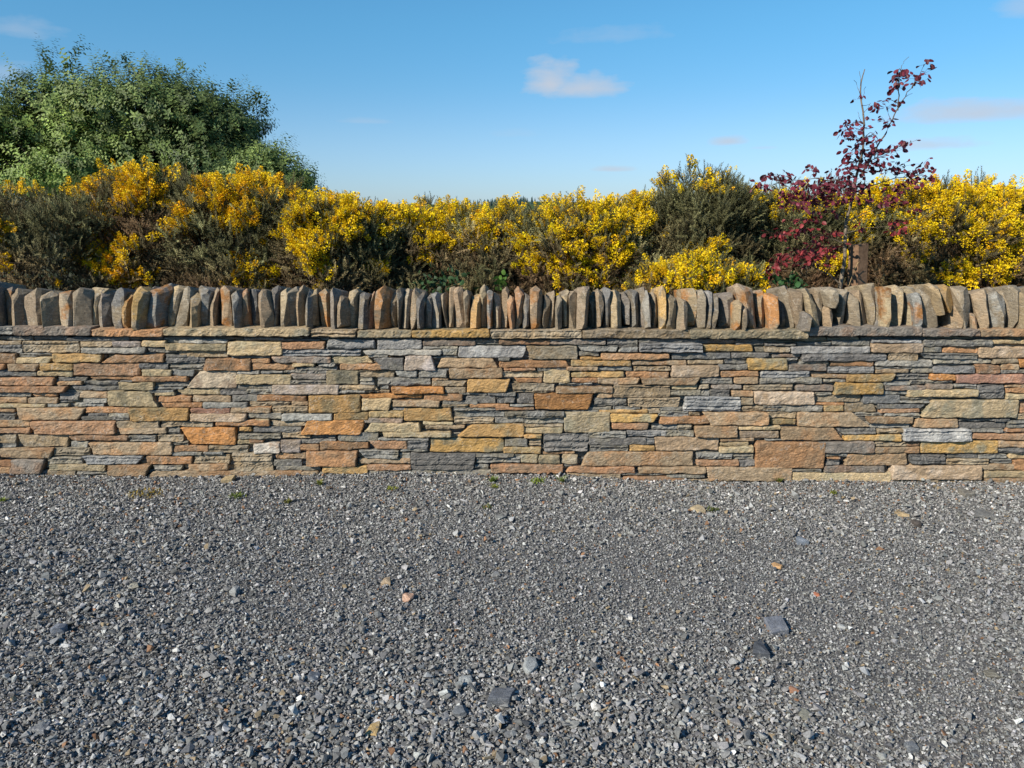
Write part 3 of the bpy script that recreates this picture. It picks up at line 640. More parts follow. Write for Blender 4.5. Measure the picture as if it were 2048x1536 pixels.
# u v width(px) height-ratio flatness colour shape label
LOOSE = [(1003, 1402, 52, .62, .42, (104,108,114), 'block', 'grey rectangular slate block with a flat top, nearest the bottom edge of the gravel'),
    (1060, 1340, 38, .8, .75, (150,154,154), 'lump', 'rounded pale grey stone with white flecks on coarse gravel'),
    (933, 1366, 40, .55, .4, (146,150,150), 'lump', 'flattish light grey speckled stone left of the rounded pale stone'),
    (921, 1428, 42, .6, .5, (104,108,112), 'lump', 'banded dark grey stone left of the rectangular slate block'),
    (749, 1462, 34, 1.3, .35, (176,150,104), 'tri', 'triangular ochre stone flake standing out on dark gravel'),
    (816, 1201, 30, .6, .6, (186,152,130), 'lump', 'pinkish tan stone alone on the left middle gravel'),
    (775, 1167, 26, .5, .5, (170,150,124), 'tri', 'pointed buff chip just above the pinkish tan stone'),
    (1552, 1258, 42, .75, .38, (112,116,124), 'block', 'flat blue-grey diamond slate lying on fine gravel'),
    (1520, 1306, 38, .8, .7, (78,82,88), 'tri', 'dark charcoal angular stone below the diamond slate'),
    (1555, 1134, 28, .5, .35, (190,152,108), 'lump', 'small tan oval stone on the right fine gravel'),
    (1395, 1021, 40, .45, .22, (172,156,126), 'lump', 'pale buff flat stone lying near the wall foot'),
    (1984, 1352, 38, .55, .3, (120,116,104), 'lump', 'olive grey flat stone by the right edge'),
    (1611, 1435, 32, .9, .4, (122,122,112), 'lump', 'thin olive-grey stone on coarse gravel at the lower right'),
    (1822, 1500, 26, .7, .5, (108,112,116), 'block', 'narrow grey slate chip at the bottom right'),
    (1682, 1258, 20, .5, .6, (176,178,176), 'lump', 'small whitish stone right of the diamond slate'),
    (1189, 1417, 20, .9, .8, (214,212,206), 'lump', 'small white quartz stone at the lower centre'),
    (472, 1187, 20, 1.2, .9, (158,160,158), 'tri', 'small upright pale grey pointed stone'),
    (268, 1177, 26, .6, .5, (150,146,132), 'lump', 'small buff-grey stone on the left gravel'),
    (118, 1268, 38, .6, .75, (112,118,128), 'lump', 'dark slate lump with a flat lit top at the left'),
    (130, 1296, 32, .3, .3, (190,190,188), 'lump', 'thin pale sliver of stone in front of the slate lump'),
    (85, 1460, 40, .5, .35, (118,122,128), 'tri', 'flat blue-grey flake at the bottom left corner'),
    (628, 1358, 32, .7, .6, (104,110,118), 'lump', 'dark grey rounded slate stone left of centre'),
    (1600, 1085, 28, .5, .5, (120,128,138), 'tri', 'bluish grey angular stone on the right, mid distance'),
    (1832, 1052, 24, .7, .8, (84,78,74), 'lump', 'dark brown stone near the right of the wall foot'),
    (1927, 990, 28, .5, .6, (118,114,106), 'tri', 'grey-brown pointed stone close to the wall at the right'),
    (1965, 1030, 48, .35, .2, (112,112,110), 'tri', 'long flat grey flake near the right edge'),
    (1800, 1030, 26, .55, .3, (190,166,126), 'tri', 'pale yellowish flake near the wall on the right'),
    (1000, 1037, 36, .35, .25, (122,124,122), 'lump', 'smooth oval grey flat stone before the middle of the wall'),
    (457, 963, 22, .5, .5, (176,156,120), 'block', 'small buff chip lying against the foot of the wall'),
    (1632, 1192, 18, .5, .4, (186,118,88), 'lump', 'small orange-red chip above the diamond slate'),
    (1585, 1382, 22, .6, .4, (164,122,96), 'tri', 'reddish brown chip at the lower right'),
    (1260, 1237, 16, .9, .7, (216,214,208), 'tri', 'tiny bright white chip right of centre')]
for i, (u, v, wpx, hr, fl, rgb, shp, lab) in enumerate(LOOSE):
    p, k = gpt(u, v); w = wpx*k/F_PX*.92; r = random.Random(100+i); f = Vector((p.x, p.y, p.z-CAM_H)).normalized()
    foresh = abs(f.z); L = min(w*hr/foresh, w*1.5); H = w*fl
    if shp == 'lump':
        pts = []
        for _ in range(22):
            q = Vector((r.gauss(0, 1), r.gauss(0, 1), r.gauss(0, 1))).normalized(); q = Vector([math.copysign(abs(c)**.8, c) for c in q])*r.uniform(.85, 1)
            pts.append((q.x*w*.5, q.y*L*.5, q.z*H*.5))
    elif shp == 'block':
        pts = [(sx*w*.5 + sy*w*.05 + r.uniform(-.05, .05)*w, sy*L*.42 + sx*L*.06, sz*H*.5 + r.uniform(-.04, .04)*w) for sx in (-1, 1) for sy in (-1, 1) for sz in (-1, 1)]
    else:
        pts = [(x*w + r.uniform(-.05, .05)*w, y*L, sz*H*.5*s_) for (x, y, s_) in ((-.5, -.4, .6), (.42, -.45, .8), (.15, .5, .5), (-.3, .15, 1)) for sz in (-1, 1)]
    rot = Matrix.Rotation(r.uniform(-.25, .25), 4, 'Z') @ Matrix.Rotation(r.uniform(-.12, .12), 4, 'X')
    V, F = hull_rock([rot @ Vector(q) for q in pts], i*3.+.37, w*.12, w*.016, 3 if shp == 'lump' else 0)
    a = lin(*rgb)*.86; bag = Bag(); bag.add(V, F, a, a*1.15, i*5.)
    o = bag.build('loose_stone', MAT_STONE); o.location = (p.x, p.y, p.z + H*.26 + .003)
    tag(o, lab, 'stone', 'larger stones lying on the gravel')

# ------------------------------------------------------------------ small weeds
TUFTS = [(290, 992, 30, (150,150,50), 'yellowish moss-like weed spread on the gravel at the left', 'l'), (475, 996, 15, (110,150,60), 'small green weed on the gravel left of centre', 'l'),
    (640, 972, 8, (120,150,60), 'thin green seedling near the wall left of centre', 'g'), (985, 965, 12, (110,150,60), 'green weed growing at the wall foot near the middle', 'g'),
    (1072, 966, 16, (120,160,60), 'broadest of the green weeds before the middle of the wall', 'l'), (1124, 966, 9, (110,150,60), 'narrow green weed right of the broadest middle weed', 'g'),
    (784, 981, 9, (140,170,70), 'tiny pale green seedling left of the middle weeds', 'l'), (990, 977, 6, (140,170,70), 'tiny green seedling in front of the wall-foot weed', 'l'),
    (975, 1018, 8, (120,150,60), 'small green sprig above the smooth oval stone', 'l'), (1558, 966, 9, (110,140,60), 'small green weed at the wall foot on the right', 'g'),
    (2, 1005, 7, (130,170,70), 'bright green weed at the left edge of the gravel', 'l'), (1425, 1023, 10, (100,130,60), 'dull green sprig beside the pale buff flat stone', 'l'),
    (575, 1008, 6, (120,140,60), 'tiny green sprig right of the small green weed', 'l'), (1668, 990, 6, (130,160,60), 'lone green seedling on the gravel at the right', 'l')]
for i, (u, v, wpx, rgb, lab, kd) in enumerate(TUFTS):
    p, k = gpt(u, v); w = wpx*k/F_PX*1.15; r = np.random.default_rng(50+i); m = int(16 + wpx*4); bag = Bag(); o0 = np.array(p)
    ang = r.random(m)*2*pi; rad = np.sqrt(r.random(m))*w*(1.0 if kd == 'l' else .45)
    hgt = (.006 + r.random(m)*.016)*(1 if kd == 'l' else 1.7)
    b0 = np.stack([np.cos(ang)*rad, np.sin(ang)*rad*.8, np.full(m, .002)], 1)
    dr = np.stack([r.normal(0, .7, m), r.normal(0, .7, m), np.ones(m)], 1)*hgt[:, None]
    sd2 = np.stack([-dr[:, 1], dr[:, 0], 0*ang], 1); sd2 /= np.linalg.norm(sd2, axis=1, keepdims=True)+1e-9
    wd = .0018 + r.random(m)*.0022
    V = np.stack([b0 - sd2*wd[:, None]*.5, b0 + sd2*wd[:, None]*.5, b0+dr*.6+sd2*wd[:, None], b0+dr, b0+dr*.6-sd2*wd[:, None]], 1)
    F = np.concatenate([np.array([[0, 1, 2], [0, 2, 4], [4, 2, 3]])[None] + 5*np.arange(m)[:, None, None]]).reshape(-1, 3)
    bag.add(V.reshape(-1, 3), F, np.repeat(lin(*rgb)[None]*r.uniform(.5, 1.0, (m, 1)), 5, 0)*np.array([1.05, .75, .8]))
    o = bag.build('weed', MAT_LEAF); o.location = (p.x, p.y, p.z+.006); tag(o, lab, 'weed', 'small weeds in the gravel')

# ------------------------------------------------------------------ gorse
def shoot_template(seed, n=26, L=.13, dense=1.0):
    """a spiny shoot: thin stem along +Z with needles all round"""
    r = np.random.default_rng(seed); V = []; F = []; G = []
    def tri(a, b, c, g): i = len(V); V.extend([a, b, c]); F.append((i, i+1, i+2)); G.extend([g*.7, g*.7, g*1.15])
    bend = r.normal(0, .12, 2)
    def ax(t): return np.array([bend[0]*t*t*L, bend[1]*t*t*L, t*L])
    w = .0022
    for a in (0, 2.1, 4.2):
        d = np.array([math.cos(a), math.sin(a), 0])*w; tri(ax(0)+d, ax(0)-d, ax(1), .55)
    for k in range(n):
        t = .08 + .92*(k+r.random())/n; a = k*2.4 + r.random()*.5; ln = (.026 + r.random()*.014)*(1-.45*t)
        out = np.array([math.cos(a), math.sin(a), .55 + r.random()*.7]); out /= np.linalg.norm(out)
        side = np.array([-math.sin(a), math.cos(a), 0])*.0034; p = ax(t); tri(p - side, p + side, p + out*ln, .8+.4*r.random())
    return np.array(V), np.array(F), np.array(G)
def flower_template(seed, n=17, L=.085):
    """pea flowers packed along the end of a shoot"""
    r = np.random.default_rng(seed); V = []; F = []; G = []
    for k in range(n):
        t = (k+.5)/n; a = k*2.4+r.random(); rad = .010 + .016*math.sin(pi*min(1, t*.85+.12)); c = np.array([math.cos(a)*rad, math.sin(a)*rad, t*L + r.normal(0, .004)])
        o = np.array([math.cos(a), math.sin(a), .5]); o /= np.linalg.norm(o); s = np.cross(o, [0, 0, 1]); s /= np.linalg.norm(s); u = np.cross(s, o)
        q = .0078 + r.random()*.004; i = len(V)
        # standard petal (upright, folded) and the keel beneath it
        V += [c - o*q*.6, c + s*q + u*q*.9, c + u*q*1.5 + o*q*.2, c - s*q + u*q*.9, c + o*q*1.2 + s*q*.45, c + o*q*1.3 - s*q*.45, c + o*q*.3 - u*q*.8]
        F += [(i, i+1, i+2), (i, i+2, i+3), (i, i+4, i+5), (i, i+6, i+4), (i, i+5, i+6), (i+4, i+6, i+5)]
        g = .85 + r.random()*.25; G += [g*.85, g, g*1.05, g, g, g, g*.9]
    return np.array(V), np.array(F), np.array(G)
SH = [shoot_template(i) for i in range(8)]; FL = [flower_template(i) for i in range(6)]
HOT = """5 383 18 18 .8/62 360 26 30 .6/107 357 22 20 .6/163 366 32 25 .8/189 340 30 15 .9/228 320 32 20 .9/270 315 38 20 1/303 320 10 22 .9/277 382 35 30 .9/277 418 20 20 .9/
303 405 14 10 .5/348 337 15 14 .8/394 334 14 12 .8/436 337 32 20 .8/488 337 18 20 .9/514 360 22 14 .8/440 392 36 30 .6/485 382 22 20 .8/478 431 32 25 .9/368 448 20 22 .8/
543 382 16 18 .8/195 513 16 12 .8/225 513 16 42 1/247 493 12 15 .8/257 555 36 20 .9/208 448 16 10 .4/533 483 12 12 .6/498 542 12 15 .8/478 570 16 10 .8/553 545 14 8 .5/120 566 14 8 .6/
582 392 20 15 .8/602 461 26 36 .9/612 503 20 12 .8/641 483 20 8 .8/641 532 12 25 .8/580 391 15 15 .8/645 394 15 22 .9/660 372 10 6 .9/680 374 16 8 .9/704 381 12 14 .9/
706 408 18 12 .9/609 455 30 32 .8/633 413 22 22 .7/618 435 20 20 .8/643 457 14 14 .8/667 410 22 15 .9/687 450 20 20 .9/704 460 22 8 .9/716 425 20 10 .8/670 486 10 15 .8/633 481 15 6 .8/
609 499 10 10 .8/583 506 8 10 .9/700 477 14 8 .8/638 533 12 10 .9/665 543 15 8 .7/643 562 12 12 1/750 430 32 16 .9/794 425 36 22 1/780 443 30 12 .9/772 462 12 15 .8/804 411 16 12 .9/
829 433 15 12 .9/833 450 22 8 .9/777 484 10 8 .8/767 411 50 8 .6/833 403 20 16 .9/875 391 26 15 .9/887 401 20 12 .8/855 457 14 10 .9/863 472 14 10 .9/872 486 16 12 .9/833 525 12 6 .6/
860 516 12 6 .7/767 538 12 6 .7/870 445 8 12 .7/863 428 10 8 .6/902 450 44 36 .28/926 401 8 10 .9/938 425 12 12 .7/975 430 32 26 .6/1004 418 20 16 .8/963 460 30 16 .7/973 484 12 8 .6/
1036 467 22 12 .7/1048 491 14 8 .6/1055 516 10 8 .7/938 491 16 10 .4/1008 417 16 20 .8/1109 400 22 14 .9/1137 400 26 20 .9/1153 406 14 14 .8/1189 392 12 20 1/1082 422 20 10 .6/
1137 428 26 12 .7/1104 444 42 20 .4/1197 422 26 20 .6/1210 398 14 12 .7/1238 395 10 18 1/1260 395 14 20 .9/1284 390 16 16 .9/1320 376 16 10 .9/1298 414 8 12 .8/1284 433 18 20 .9/
1254 436 18 15 .8/1232 441 26 12 .8/1197 455 16 16 .8/1219 466 20 14 .8/1284 455 20 12 .9/1306 458 10 8 .9/1262 466 12 8 .8/1038 469 18 12 .8/1052 493 16 8 .8/1063 515 16 12 .9/
1074 534 16 10 .8/1115 469 8 6 .8/1128 477 10 10 .8/1148 471 12 12 .9/1175 493 16 12 .9/1153 496 14 10 .8/1200 482 16 10 .9/1191 521 14 20 .8/1150 515 32 16 .7/1118 542 16 22 .9/
1164 534 30 22 .5/1241 499 16 20 .9/1232 521 20 16 .9/1232 548 26 14 .8/1249 559 22 12 1/1191 567 52 12 .7/1126 572 14 14 .8/1394 515 16 18 .9/1421 507 12 20 1/1410 526 16 16 1/
1407 553 20 16 1/1402 570 22 12 1/1342 553 32 16 .9/1314 567 32 12 .9/1369 559 22 12 .9/1347 531 10 8 .9/1342 583 16 8 .8/1459 564 22 12 .9/1481 556 16 12 .9/1506 564 22 8 .9/
1295 484 8 6 .8/1364 332 12 10 .7/1347 342 12 8 .7/1388 321 8 12 .9/1396 340 12 10 .7/1427 326 10 10 .8/1418 346 16 8 .5/1446 316 8 8 .9/1459 332 16 10 .8/1484 335 14 12 .8/
1358 352 12 6 .8/1402 373 12 8 .8/1421 381 16 8 .7/1369 384 8 5 .7/1506 373 8 8 .9/1511 392 12 8 .8/1514 417 6 18 .8/1540 425 20 16 .5/1643 351 14 12 .7/1673 338 7 16 .9/1741 338 12 10 .9/
1774 383 42 32 .7/1793 360 22 12 .8/1832 386 32 20 .9/1861 380 22 16 .9/1930 360 26 16 1/1969 360 22 14 .9/1962 393 34 22 1/1910 393 26 20 .9/2001 354 20 10 .6/2021 386 34 20 .5/
1969 341 5 6 .9/1881 425 34 22 .8/1969 432 38 22 .9/1832 461 34 18 .8/1708 438 18 12 .8/1705 477 14 10 .9/1725 458 18 12 .7/1956 468 22 15 .8/2021 474 26 32 1/2014 497 20 14 1/
1858 516 22 14 .8/1956 510 26 15 .6/1920 549 28 16 .8/2001 555 28 14 .8/1930 530 22 12 .7/2044 520 16 14 .8/1480 561 28 10 .9/1669 530 10 8 .8/1600 400 60 30 .3/1660 420 40 20 .4/1740 400 40 20 .6/1800 430 40 20 .5/1990 410 50 40 .4"""
HOTS = np.array([[float(c) for c in s.split()] for s in HOT.replace('\n', '').split('/')])
def bloom(P):
    u, v = project(P); s = np.zeros(len(P))
    for cu, cv, ru, rv, w in HOTS:
        if cu < 560: ru, rv = ru*1.2, rv*1.15
        s = np.maximum(s, w*np.clip(1.45 - ((u-cu)/ru)**2 - ((v-cv)/rv)**2, 0, 1))
    out = (u < 0) | (u > 2048)                            # outside the photograph the hedge flowers in patches too
    pat = np.clip(fbm(P[:, 0], P[:, 2]*1.3, 3.0, 3, 21)*3.0 - .1, 0, 1)*.9
    return np.where(out, pat, s)
GCOL = dict(top=lin(140, 134, 96), green=lin(84, 90, 56), brown=lin(132, 104, 78), dark=lin(46, 56, 40))
def gorse(u, vtop, wpx, Y, label, n=2600, green=.5, dense=1.0, vbot=None, spiky=.5, bloomgain=1.0, seed=0, depth=None, back=False, zb=None):
    """one gorse bush: branches from a common foot, spiny foliage, flowers at the shoot tips"""
    r = np.random.default_rng(300+seed); top = at(u, vtop, Y); cx = top.x; rx = wpx*.55*Y/F_PX; H = top.z; dp = depth or max(.55, min(rx, .9))
    root = empty('gorse_bush', (cx, Y + dp*.45, -.1)); tag(root, label, 'gorse bush', 'gorse bushes in the hedge behind the wall')
    cy = Y + dp*.6
    # lumpy dome: directions and radii
    def surf(th, ph):
        """th azimuth, ph elevation"""
        lump = 1 + .17*fbm(np.cos(th)*1.6+5+seed, np.sin(th)*1.6+ph*2.2, 1.7, 3, seed+2) + .05*fbm(th*4, ph*5, 2, 2, seed+8)
        ce = np.cos(ph)**.5; se = np.sin(ph)**.62
        return np.stack([cx + rx*ce*np.cos(th)*lump, cy + dp*ce*np.sin(th)*lump, .25 + (H-.30)*se*(.93+.35*(lump-1))], 1)
    th = r.random(n)*2*pi; th = np.where(r.random(n) < .35, -pi/2 + r.normal(0, .75, n), th); ph = np.arcsin(np.clip(r.random(n)**.85, 0, .999))
    # shoots grow in tufts: each tuft a small fan on its own twig
    nt_ = max(40, n//13); th = th[:nt_]; ph = ph[:nt_]; S = surf(th, ph); shell = np.clip(1.0 - np.abs(r.normal(0, .15, nt_)) + r.normal(0, .035, nt_), .35, 1.12)
    c0 = np.array([cx, cy, H*.42]); C_ = c0 + (S-c0)*shell[:, None]; tr_ = r.uniform(.045, .105, nt_); own_ = r.integers(0, nt_, n); off = r.normal(0, 1, (n, 3)); off /= np.linalg.norm(off, axis=1, keepdims=True)
    off[:, 2] = np.where(off[:, 2] < -.3, -off[:, 2], off[:, 2]); P = C_[own_] + off*tr_[own_][:, None]*r.uniform(.3, 1, (n, 1)); S = P; shell = shell[own_]; tuft = np.exp(r.normal(0, .38, nt_))[own_]; bl_t = np.clip(bloom(C_ + np.array([0, 0, .05])), 0, 1); fl_t = (r.random(nt_) < bl_t*.85)[own_]; own_all = np.concatenate([fl_t, np.zeros(ns_x := int(32*spiky*rx/.6)*9+54, bool)])
    # sprigs standing clear of the outline, a short row of shoots each
    ns = int(32*spiky*rx/.6)+6; ths = r.random(ns)*2*pi; phs = r.uniform(.45, 1.45, ns); Ss = surf(ths, phs); dirs = Ss-c0; dirs /= np.linalg.norm(dirs, axis=1, keepdims=True); dirs[:, 2] += .5
    dirs /= np.linalg.norm(dirs, axis=1, keepdims=True); ln = r.uniform(.03, .15, ns)
    sp = []; spd = []
    for k in range(ns):
        for j in range(9):
            t = j/8; sp.append(Ss[k] + dirs[k]*(ln[k]*t - .06) + r.normal(0, .018*(1.2-t), 3)); spd.append(dirs[k] + r.normal(0, .35, 3))
    P = np.concatenate([P, np.array(sp)]); base = (P-c0); base /= np.linalg.norm(base, axis=1, keepdims=True)
    D = base*.55 + np.array([0, 0, .25]) + r.normal(0, .3, P.shape); D[:n] += off*.9; D[len(S):] = np.array(spd); tuft = np.concatenate([tuft, np.ones(len(sp))]); sh_ = np.concatenate([shell, np.ones(len(sp))])
    m = P[:, 2] > .55; P, D, sh_, tuft, ft = P[m], D[m], sh_[m], tuft[m], own_all[:len(m)][m]; n2 = len(P)
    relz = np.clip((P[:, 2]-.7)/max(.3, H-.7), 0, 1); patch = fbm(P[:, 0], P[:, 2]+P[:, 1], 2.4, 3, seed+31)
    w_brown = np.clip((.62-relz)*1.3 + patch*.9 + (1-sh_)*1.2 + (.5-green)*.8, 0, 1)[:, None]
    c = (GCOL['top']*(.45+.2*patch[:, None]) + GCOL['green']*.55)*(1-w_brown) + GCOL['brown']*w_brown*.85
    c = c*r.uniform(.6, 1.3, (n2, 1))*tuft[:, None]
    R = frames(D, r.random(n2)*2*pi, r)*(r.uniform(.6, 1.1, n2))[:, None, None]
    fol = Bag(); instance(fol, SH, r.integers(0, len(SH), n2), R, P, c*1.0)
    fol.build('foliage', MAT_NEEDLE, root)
    # blossom
    tip = P + D/np.linalg.norm(D, axis=1, keepdims=True)*.07
    b = np.clip(bloom(tip)*bloomgain*(.55 + .9*np.clip(fbm(tip[:, 0], tip[:, 2]+tip[:, 1], 9., 2, 77)+.5, 0, 1)), 0, 1); pick = (sh_ > .74) & ((ft & (r.random(n2) < .7)) | (r.random(n2) < b*.12) | ((np.arange(n2) >= n2-len(sp)) & (r.random(n2) < b*.8))) 
    tp = P[pick]; Rp = R[pick]; nf = len(tp)
    if nf:
        # each flowering shoot carries a crowded head with a couple of side heads
        rep = 2; jit = r.normal(0, .02, (nf*rep, 3)); T2 = np.repeat(tp, rep, 0) + jit; R2 = np.repeat(Rp, rep, 0)*r.uniform(.65, 1.05, nf*rep)[:, None, None]
        T2 = T2 + np.repeat(D[pick]/np.linalg.norm(D[pick], axis=1, keepdims=True), rep, 0)*.05
        yc = np.array([.95, .66 if u > 560 else .62, .014]); cc = yc*r.uniform(.74, 1.1, (nf*rep, 1)); orange = r.random(nf*rep) < (.2 if u < 560 else .07); cc[orange] *= np.array([1, .80, .8])
        fl = Bag(); instance(fl, FL, r.integers(0, len(FL), nf*rep), R2, T2, np.minimum(cc, .9)); fl.build('blossom', MAT_FLOWER, root)
    # branches
    br = Bag(); nb = int(46*max(.6, rx/.6))
    for k in range(nb):
        t = r.random()*2*pi if k % 3 else -pi/2 + r.normal(0, .8); p = math.asin(min(.99, r.random()**.8)); e = surf(np.array([t]), np.array([p]))[0]; e = c0 + (e-c0)*r.uniform(.75, .97)
        s0 = np.array([cx + r.normal(0, rx*.3), cy + r.normal(0, dp*.2), -.1]); mid = (s0+e)/2 + np.array([(e[0]-cx)*.22, (e[1]-cy)*.22, -.12]) + r.normal(0, .06, 3)
        pts = [(1-q)**2*s0 + 2*q*(1-q)*mid + q*q*e + r.normal(0, .012, 3) for q in np.linspace(0, 1, 8)]
        r0 = r.uniform(.006, .016); V, F = tube_np(pts, [r0*(1-.8*q) for q in np.linspace(0, 1, 8)], 4)
        br.add(V, F, lin(132, 116, 98)*r.uniform(.5, 1.2))
        for j in range(7):
            q = r.uniform(.35, 1); a0 = (1-q)**2*s0 + 2*q*(1-q)*mid + q*q*e; dd = r.normal(0, 1, 3); dd[2] = abs(dd[2])*.5; dd *= .16/np.linalg.norm(dd)
            V, F = tube_np([a0, a0+dd*.6+r.normal(0, .01, 3), a0+dd*1.25], [.0035, .0028, .001], 3); br.add(V, F, lin(112, 98, 84)*r.uniform(.5, 1.1))
    br.build('branches', MAT_BARK, root)
    return root
G = [  # u vtop width Y label
 (-330, 340, 520, 6.6, 'gorse bush far out past the left end of the view', dict(n=2600, green=.5)),
 (20, 352, 330, 6.35, 'dark grown gorse bush at the left edge with few flowers along its top', dict(n=5200, green=.55, spiky=.6)),
 (245, 316, 290, 6.75, 'tallest left gorse bush with orange-yellow flowers crowning its top below the big tree', dict(n=5400, green=.4, spiky=1)),
 (440, 332, 310, 6.6, 'wide brownish gorse bush with a flowered top left of the pale green small tree foot', dict(n=6000, green=.35, spiky=.9)),
 (655, 378, 250, 6.4, 'gorse bush thick with yellow clusters just right of the small green tree', dict(n=5200, green=.4, spiky=.8)),
 (800, 408, 220, 6.7, 'low gorse bush with a dark flowerless base and one bright yellow band', dict(n=4000, green=.4)),
 (876, 388, 150, 7.0, 'gorse bush with a small rounded yellow crown rising over the low middle of the hedge', dict(n=2600, green=.45, spiky=.8)),
 (975, 405, 230, 6.6, 'pale sparse gorse bush with small scattered flowers in the middle of the hedge', dict(n=4200, green=.5)),
 (1165, 392, 290, 6.45, 'broad gorse bush covered in yellow down to the coping right of centre', dict(n=6200, green=.45, spiky=1.1)),
 (1285, 382, 150, 6.9, 'gorse bush with upright flowering spikes left of the tallest rounded bush', dict(n=3000, green=.5, spiky=1)),
 (1422, 322, 230, 6.7, 'tall rounded dark green gorse bush with flowers only round its crown', dict(n=6200, green=.7, spiky=1.0, bloomgain=1.25)),
 (1400, 502, 300, 5.75, 'low bright yellow gorse spilling behind the coping below the tall rounded bush', dict(n=2200, green=.5, depth=.28)),
 (1545, 395, 110, 7.1, 'narrow gorse bush in the gap between the tall rounded bush and the maroon tree', dict(n=2000, green=.5)),
 (1655, 345, 240, 6.75, 'gorse bush directly behind the maroon-leaved young tree', dict(n=5000, green=.45, spiky=1)),
 (1815, 362, 230, 6.6, 'gorse bush with a sloping yellow top right of the timber stake', dict(n=5200, green=.6, spiky=.7)),
 (1960, 345, 250, 6.45, 'gorse bush with the densest yellow bloom near the right edge', dict(n=6200, green=.5, spiky=.9)),
 (2110, 345, 250, 6.8, 'brownish gorse bush cut by the right edge of the view', dict(n=3800, green=.35, spiky=.7)),
 (2400, 350, 420, 6.6, 'gorse bush far out past the right end of the view', dict(n=2600, green=.5)),
 (560, 400, 420, 7.9, 'gorse bush in the back row behind the left half of the hedge', dict(n=2400, green=.5)),
 (960, 408, 420, 8.1, 'gorse bush in the back row behind the low middle of the hedge', dict(n=2600, green=.5)),
 (1180, 410, 300, 8.0, 'gorse bush in the back row right of centre', dict(n=2000, green=.5)),
 (1760, 385, 420, 8.0, 'gorse bush in the back row behind the right part of the hedge', dict(n=2400, green=.5)),
]
for i, (u, v, w, Y, lab, kw) in enumerate(G): gorse(u, v, w, Y, lab, seed=i, **kw)

# ------------------------------------------------------------------ broadleaved trees behind the hedge
def spray_template(seed, n=15, L=.27, lw=.034, ll=.068):
    r = np.random.default_rng(seed); V = []; F = []; Gn = []
    d = np.array([[-.0035, 0, 0], [.0035, 0, 0], [0, 0, L]]); V += list(d); F.append((0, 1, 2)); Gn += [.4]*3
    for k in range(n):
        t = .12 + .88*(k+r.random()*.6)/n; a = k*2.6+r.random(); o = np.array([math.cos(a), math.sin(a), .35]); o /= np.linalg.norm(o)
        s = np.cross(o, [0, 0, 1]); s /= np.linalg.norm(s); nrm = np.cross(s, o); p = np.array([0, 0, t*L]) + o*.012; q = ll*r.uniform(.7, 1.25)*(1.15-.5*t); w = q*.5*lw/.03
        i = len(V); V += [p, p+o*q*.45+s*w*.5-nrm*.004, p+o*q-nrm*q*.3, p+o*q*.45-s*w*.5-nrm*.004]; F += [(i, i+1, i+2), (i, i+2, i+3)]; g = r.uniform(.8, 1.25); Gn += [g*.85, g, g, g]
    return np.array(V), np.array(F), np.array(Gn)
SPR = [spray_template(i) for i in range(8)]
